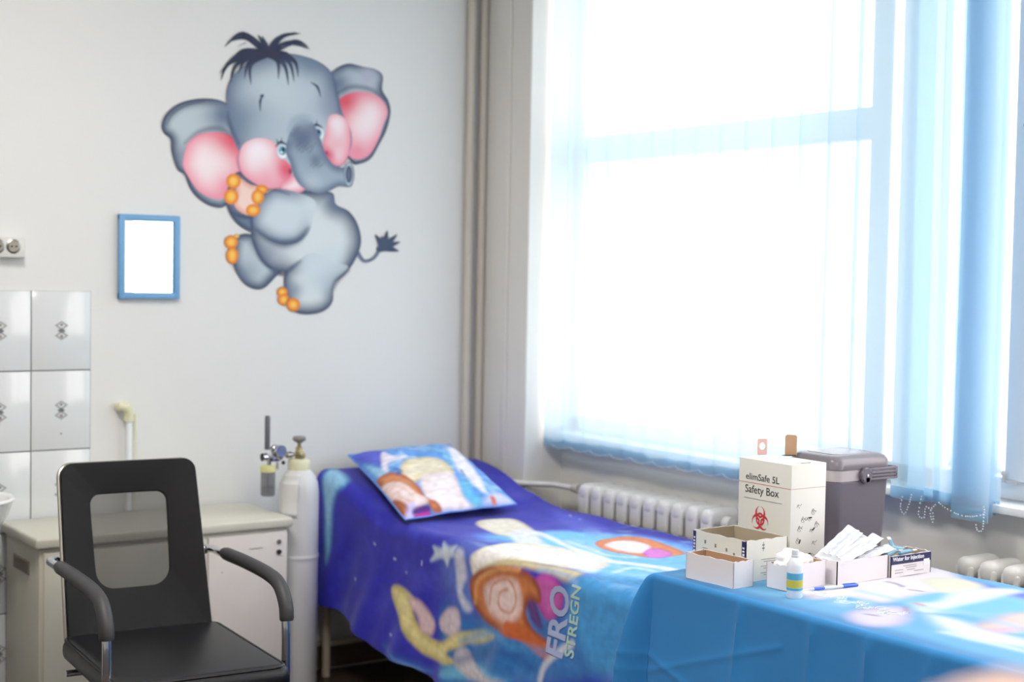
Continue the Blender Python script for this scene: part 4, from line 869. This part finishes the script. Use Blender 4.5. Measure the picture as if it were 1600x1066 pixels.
for x_, z_, w_ in ((-.005, .026, .05), (.0, .021, .042), (-.045, .017, .03), (.03, .010, .036), (-.045, .010, .03), (0, .015, .03)): d.box((x_, -ly - .0005, z_), (w_, .0005, .0012))
d.obj('printed_text', m_greyink, wb, smooth=False)
# wrapped syringes
def pouch_mesh():
    n, k = 9, 24; P = np.zeros((n, k, 3)); Q = np.zeros((n, k, 3))
    for i in range(n):
        for j in range(k):
            a, l = -1 + 2 * i / (n - 1), j / (k - 1); e = max(0, 1 - a ** 2) ** .6 * sm(l, .04, .2) * (1 - sm(l, .82, .95)); wv = .0012 * math.sin(l * 25 + a * 3)
            P[i, j] = (l * .145, a * .017, .0065 * e + wv + .0009); Q[i, j] = (l * .145, a * .017, -.002 * e + wv - .0003)
    return P, Q
Pp, Qq = pouch_mesh(); pf, qf = grid_mesh('film', Pp), grid_mesh('paper', Qq[::-1]); pf.materials.append(m_wrapclear); qf.materials.append(m_wrap)
pf.shade_smooth(); qf.shade_smooth()
sb = MB().tube([(.03, 0, .0015), (.105, 0, .0015)], .0045, 10).tube([(.02, 0, .0015), (.03, 0, .0015)], .007, 8).tube([(.105, 0, .0015), (.125, 0, .0015)], .0022, 8); sb_o = None
where = ['nearest the front edge', 'second from the front', 'in the middle, tilted high', 'lying crosswise near the back', 'at the back, highest tip', 'leaning to the right end', 'lowest, over the right rim']
for k, (x_, y_, z_, el, rz_, rl) in enumerate([(2.695, 2.478, .050, 15, 2, 8), (2.70, 2.492, .052, 20, 5, 14), (2.692, 2.504, .054, 25, 8, 18), (2.688, 2.52, .055, 27, 4, 24), (2.70, 2.515, .060, 23, 12, 12), (2.735, 2.487, .052, 20, 4, 16), (2.755, 2.481, .052, 9, -2, 10)]):
    t_ = thing('syringe_pouch', 'paper-wrapped syringe in the white carton, ' + where[k], 'syringe', (x_, y_, TZ + z_), 0, 'wrapped syringes in the white carton')
    t_.rotation_euler = (math.radians(rl), -math.radians(el), math.radians(rz_))
    for nm, me in (('film', pf), ('paper', qf)): q = bpy.data.objects.new(nm, me); COL.objects.link(q); q.parent = t_
    if sb_o is None: sb_o = sb.obj('syringe', m_white, t_)
    else: q = bpy.data.objects.new('syringe', sb_o.data); COL.objects.link(q); q.parent = t_
for k, (x_, y_, rz_, el, dz) in enumerate([(2.89, 2.485, 10, 12, 0), (2.895, 2.50, -15, 4, .006), (2.915, 2.515, 25, 8, .008), (2.93, 2.48, -8, 6, .004), (2.945, 2.505, 60, 28, .004), (2.96, 2.49, 170, 10, .010)]):
    t_ = thing('ampoule', 'pale blue plastic ampoule in the printed box, ' + ['at its left end', 'crossing the left one', 'behind the middle', 'in the front middle', 'sticking up with a white tip', 'at the right, on top'][k], 'ampoule', (x_, y_, TZ + .050 + dz), 0, 'ampoules in the printed box')
    t_.rotation_euler = (0, -math.radians(el), math.radians(rz_))
    MB().lathe([(.002, 0), (.006, .003), (.0062, .036), (.003, .042), (.0022, .046)], n=12, axis='X').obj('vial', m_ampoule, t_)
    MB().box((.052, 0, 0), (.012, .010, .0025), .001).tube([(.045, 0, 0), (.05, 0, 0)], .0022, 8).obj('twist_tip', m_white, t_)

# safety box
sx0, sx1, sy0, sy1, sh = 2.666, 2.79, 2.602, 2.79, .279
sbox = thing('sharps_box', 'tall white cardboard sharps safety box with red biohazard symbol', 'box', ((sx0 + sx1) / 2, (sy0 + sy1) / 2, TZ + .001)); hx, hy = (sx1 - sx0) / 2, (sy1 - sy0) / 2
MB().box((0, 0, sh / 2), (2 * hx, 2 * hy, sh), .0015).obj('carton_body', mat('sharps_card', (226, 224, 216), .6), sbox)
MB().box((-.0, -hy + .012, sh + .0004), (.035, .0015, .0006)).box((0, -hy + .02, sh + .0004), (.05, .0008, .0005)).obj('slot', m_ink, sbox, smooth=False)
qp = on_z(1236, 712, TZ + sh) - np.array([(sx0 + sx1) / 2, (sy0 + sy1) / 2, 0])
MB().prism([(.022 * math.cos(a), .015 * math.sin(a)) for a in np.linspace(0, 2 * PI, 20)[:-1]], 0, .0006, lambda a, b_, h: (qp[0] + a - .008, qp[1] + b_, sh + h)).obj('opening', m_dark, sbox, smooth=False)
MB().prism([(-.0115, 0), (.0115, 0), (.0115, .050), (.009, .054), (-.008, .056), (-.0115, .052)], 0, .0015, lambda a, b_, h: (qp[0] + a * 1.25, qp[1] - h + .002 - a * .6, sh + b_ - .001)).obj('flap', m_kraft, sbox, smooth=False)
qr = on_z(1191, 711, TZ + sh) - np.array([(sx0 + sx1) / 2, (sy0 + sy1) / 2, 0])
bm = bmesh.new(); n = 32; rr = []
for d in (0, .0012):
    o1, i1 = [], []
    for k in range(n):
        a = 2 * PI * k / n; cx_, sz_ = math.cos(a), math.sin(a); m_ = max(abs(cx_) / .0135, abs(sz_) / .0215)
        o1.append(bm.verts.new((qr[0] + cx_ / m_, qr[1] + d - cx_ / m_ * .3, sh + .0205 + sz_ / m_))); i1.append(bm.verts.new((qr[0] + cx_ * .0085, qr[1] + d - cx_ * .0085 * .3, sh + .022 + sz_ * .0095)))
    rr.append((o1, i1))
for k in range(n):
    k2 = (k + 1) % n
    for (p, q) in ((rr[0][0], rr[0][1]), (rr[1][1], rr[1][0]), (rr[1][0], rr[0][0]), (rr[0][1], rr[1][1])): bm.faces.new((p[k], p[k2], q[k2], q[k]))
bb = MB(); bb.bm.free(); bb.bm = bm; bb.obj('ring_flap', mat('pink_card', (222, 180, 170), .8), sbox, smooth=False)
FL = lambda u_, v_: (-hx - .0006, hy - u_, v_)                     # left face: u from its far edge
text('elimSafe 5L', .0245, m_ink, sbox, MX(FL(.026, .226), (0, -1, 0), (0, 0, 1)), sx=1.08)
text('Safety Box', .0285, m_ink, sbox, MX(FL(.024, .192), (0, -1, 0), (0, 0, 1)), sx=1.0)
MB().box((-hx - .0004, .0, .218), (.0006, 2 * hy - .002, .0014)).box((0, -hy - .0004, .218), (2 * hx - .002, .0006, .0012)).obj('red_line', m_pinkink, sbox, smooth=False)
MB().box((-hx - .0004, .004, .1775), (.0006, .135, .0012)).obj('rule_line', m_greyink, sbox, smooth=False)
gx = np.linspace(-30, 30, 150); Xg, Zg = np.meshgrid(gx, gx, indexing='ij'); ink = np.zeros(Xg.shape)
for k in range(3):
    a = PI / 2 + k * 2 * PI / 3; ex, ez = math.cos(a), math.sin(a)
    cres = (np.hypot(Xg - 11 * ex, Zg - 11 * ez) < 15) & (np.hypot(Xg - 15 * ex, Zg - 15 * ez) > 10.6); ink = np.maximum(ink, cres)
for k in range(3):
    a = PI / 2 + k * 2 * PI / 3; ex, ez = math.cos(a), math.sin(a); u1 = Xg * ex + Zg * ez; v1 = np.abs(-Xg * ez + Zg * ex)
    ink = np.where((v1 < 1.1) & (u1 < -1) & (u1 > -9), 0, ink); ink = np.where((v1 < 3.0) & (u1 > 20), 0, ink)
rad = np.hypot(Xg, Zg); ink = np.where(rad < 2.6, 0, ink)
for k in range(3):
    a = PI / 2 + k * 2 * PI / 3; ex, ez = math.cos(a), math.sin(a); inside = np.hypot(Xg - 15 * ex, Zg - 15 * ez) < 9.4
    ink = np.where(inside & (rad > 9.5) & (rad < 13.2), 1, ink)
C4 = np.zeros(Xg.shape + (4,)); C4[..., :3] = L(200, 50, 62); C4[..., 3] = ink
P = np.stack([np.full_like(Xg, -hx - .0008), hy - .082 - Xg * .00118, .128 + Zg * .00128], -1)
link('biohazard_symbol', grid_mesh('biohazard_symbol', P, C4, ink > .5), print_mat('red_print', .6, alpha=True), sbox)
d = MB(); random.seed(11)
for k, (x_, z_) in enumerate([(-.035, .175), (.018, .158), (.0, .14), (-.03, .118), (.012, .11), (-.035, .088), (.022, .078), (-.03, .055), (.016, .048), (-.018, .14), (-.005, .03), (.03, .125)]):
    x_ += .002
    d.tube([(x_ + dx, -hy - .0004, z_ + dz) for dx, dz in [(-.008, -.004), (-.002, .003 + .003 * (k % 2)), (.004, -.001), (.009, .004 - .004 * (k % 3))]], .0006, 4); d.tube([(x_ - .006, -hy - .0004, z_ + .003), (x_ + .003, -hy - .0004, z_ - .007)], .0005, 4)
    if k % 2: d.tube([(x_ + .008 * math.cos(a), -hy - .0004, z_ - .004 + .005 * math.sin(a)) for a in np.linspace(0, 5, 8)], .0005, 4)
d.obj('instruction_drawing', m_greyink, sbox, smooth=False)
d = MB()
for x_, z_, r_d in ((.008, .142, 0), (.02, .112, .7), (-.028, .084, 1.2), (.006, .05, .2)): d.box((x_, -hy - .0006, z_), (.011, .0006, .0032), .001, 1, Matrix.Rotation(-r_d, 3, 'Y'))
d.obj('drawn_glove', m_ink, sbox, smooth=False)

# cooler
kx0, kx1, ky0, ky1 = 2.838, 3.052, 2.612, 2.79; kx, ky = (kx0 + kx1) / 2, (ky0 + ky1) / 2
co = thing('cool_box', 'grey plastic cool box with a swing handle, behind the safety box', 'cooler', (kx, ky, TZ + .001))
lx, ly = (kx1 - kx0) / 2, (ky1 - ky0) / 2
def rprism(levels, r, name, m_, parent, segs=8):
    """stack of rounded rectangles: (z, half x, half y)"""
    bm = bmesh.new(); R0 = []
    for z_, a, b2 in levels:
        ring = []
        for sx_, sy_, a0 in ((1, -1, -PI / 2), (1, 1, 0), (-1, 1, PI / 2), (-1, -1, PI)):
            for k in range(segs): t_ = a0 + PI / 2 * k / (segs - 1); ring.append(bm.verts.new((sx_ * (a - r) + r * math.cos(t_), sy_ * (b2 - r) + r * math.sin(t_), z_)))
        R0.append(ring)
    n = len(R0[0])
    for i in range(len(R0) - 1):
        for k in range(n): bm.faces.new((R0[i][k], R0[i][(k + 1) % n], R0[i + 1][(k + 1) % n], R0[i + 1][k]))
    bm.faces.new(R0[0][::-1]); bm.faces.new(R0[-1]); q_ = MB(); q_.bm.free(); q_.bm = bm; return q_.obj(name, m_, parent)
rprism([(0, lx - .022, ly - .022), (.006, lx - .014, ly - .014), (.02, lx - .010, ly - .010), (.215, lx - .002, ly - .002), (.219, lx - .001, ly - .001), (.222, lx - .004, ly - .004)], .028, 'body', m_cooler, co)
rprism([(.221, lx - .006, ly - .006), (.222, lx - .002, ly - .002), (.251, lx - .002, ly - .002), (.252, lx - .006, ly - .006)], .027, 'rim_band', m_coolerband, co)
rprism([(.250, lx - .002, ly - .002), (.253, lx, ly), (.272, lx - .001, ly - .001), (.282, lx - .007, ly - .007), (.287, lx - .016, ly - .016), (.288, lx - .024, ly - .024)], .028, 'lid', m_coolerlid, co)
rprism([(.286, lx - .03, ly - .03), (.2895, lx - .032, ly - .032), (.290, lx - .035, ly - .035)], .02, 'lid_panel', mat('lid_panel_grey', (150, 142, 148), .22), co)
hd = MB().lathe([(.019, 0), (.021, -.003), (.021, -.010), (.018, -.013), (.0, -.014)][:-1], (-.002, -ly + .001, .236), 24, 'Y').box((.0, -ly - .006, .224), (.022, .012, .02), .004)
for s2 in (0,):
    for k in range(4): hd.box((.062, -ly - .006 + .002 * (k % 2), .2245 + k * .0085), (.105, .012, .0055), .002)
    hd.box((.058, -ly - .004, .238), (.10, .008, .032), .003)
hd.box((lx + .004, -ly + .02, .238), (.014, .06, .034), .004)
for k in range(4): hd.box((lx + .010, -ly + .02, .2245 + k * .0085), (.014, .05, .005), .002)
h_o = hd.obj('handle', mat('handle_grey', (104, 98, 108), .3), co)
MB().sphere((-.002, -ly - .013, .236), .0035, 10, (1, .5, 1)).obj('rivet', m_white, h_o)

# bottle, pen
bt = thing('spray_bottle', 'small white plastic bottle with a blue and yellow label, on the front of the table', 'bottle', (2.497, 2.418, TZ + .0005))
MB().lathe([(.0165, 0), (.0185, .003), (.0185, .075), (.0175, .082), (.012, .092), (.010, .095)], n=32).obj('flask', m_white, bt)
MB().lathe([(.0095, .094), (.0095, .100), (.0085, .101), (.0085, .111), (.0075, .113)], n=24).obj('cap', mat('cap_grey_white', (218, 220, 224), .35), bt)
for z0, z1, mm, nm in ((.060, .044, m_lblue, 'blue_label_band'), (.0435, .026, m_lyellow, 'yellow_label_band'), (.0255, .0195, m_lblue, 'lower_label_band')):
    MB().lathe([(.0186, z1), (.0188, z1 + .0002), (.0188, z0 - .0002), (.0186, z0)], n=32).obj(nm, mm, bt)
pe = np.array([2.72, 2.428, TZ + .005]); pa = np.array([2.585, 2.450, TZ + .005]); dv = (pe - pa) / np.linalg.norm(pe - pa)
pn_ = thing('ballpoint_pen', 'slim white and blue ballpoint pen lying beside the bottle', 'pen', tuple((pa + pe) / 2), math.atan2(dv[1], dv[0]))
MB().lathe([(.001, -.072), (.0035, -.062), (.0038, .03)], n=14, axis='X').obj('barrel', mat('pen_barrel', (205, 220, 245), .3), pn_)
MB().lathe([(.0045, .026), (.0047, .03), (.0047, .066), (.0035, .071)], n=14, axis='X').box((.045, 0, .0052), (.036, .003, .0016), .0005).obj('pen_cap', m_penblue, pn_)
MB().lathe([(.0040, -.06), (.0041, -.03)], n=14, axis='X').obj('refill_line', m_penblue, pn_)

# ------------------------------------------------------------------ a person's hand reaching in close to the camera
m_skin = mat('skin', (212, 178, 160), .5, var=.04, vscale=30); m_skin.node_tree.nodes['Principled BSDF'].inputs['Subsurface Weight'].default_value = .15
m_skin.node_tree.nodes['Principled BSDF'].inputs['Subsurface Scale'].default_value = .01
HO = EYE + ray(1672, 1116) * .76
hxv = Vector(-rt * .86 + fw * .5 - up * .02).normalized(); hzv = Vector((0, 0, 1)); hzv = (hzv - hxv * hzv.dot(hxv)).normalized(); hyv = hzv.cross(hxv)
b = MB(); b.box((.0, 0, -.002), (.088, .078, .024), .010, 3); b.tube([(.04, 0, 0), (0, 0, .001), (-.045, 0, -.001)], [.014, .017, .022], 16)
for y_, ln, r_f, cr in ((-.030, .058, .0075, .5), (-.0105, .074, .0085, .42), (.0095, .080, .0088, .38), (.029, .072, .0085, .34)):
    a1 = -.15 - cr * .3; a2 = a1 - cr; a3 = a2 - cr * .8; p0 = Vector((.036, y_, .002)); ps = [Vector((.0, y_ * .8, .001)), p0]
    for aa, fr in ((a1, .42), (a2, .32), (a3, .26)): ps.append(ps[-1] + Vector((math.cos(aa), (y_) * .9, math.sin(aa))) * ln * fr)
    b.tube([tuple(p) for p in ps], [r_f, r_f * 1.12, r_f * 1.02, r_f * .93, r_f * .72], 12); b.sphere(tuple(ps[-1]), r_f * .8, 10); b.sphere(tuple(ps[2]), r_f * 1.06, 10)
b.tube([(-.03, .022, -.006), (-.005, .046, -.010), (.022, .062, -.015), (.045, .064, -.022)], [.014, .0125, .010, .0085], 12); b.sphere((.045, .064, -.022), .0088, 10)
b.tube([(-.04, 0, -.001), (-.06, 0, -.002), (-.12, 0, -.008), (-.20, 0, -.016), (-.27, 0, -.022)], [.024, .0245, .030, .037, .040], 18)
hm = b.obj('hand_and_forearm', m_skin, None); M4 = Matrix((tuple([hxv[i] for i in range(3)]), tuple([hyv[i] for i in range(3)]), tuple([hzv[i] for i in range(3)]))).transposed().to_4x4()
hm.name = 'person'; hm.matrix_world = Matrix.Translation(HO) @ M4
rm = hm.modifiers.new('r', 'REMESH'); rm.mode = 'VOXEL'; rm.voxel_size = .0022; s_m = hm.modifiers.new('s', 'SMOOTH'); s_m.iterations = 5
tag(hm, 'blurred bare hand and forearm of a person at the bottom right corner', 'person')
sl_ = MB().lathe([(.043, -.20), (.046, -.203), (.047, -.24), (.052, -.30), (.056, -.42), (.052, -.42), (.045, -.24), (.043, -.205)], (0, 0, -.018), 30, 'X').obj('sleeve', mat('white_coat', (235, 236, 238), .85, bump=.2, bscale=200), hm)
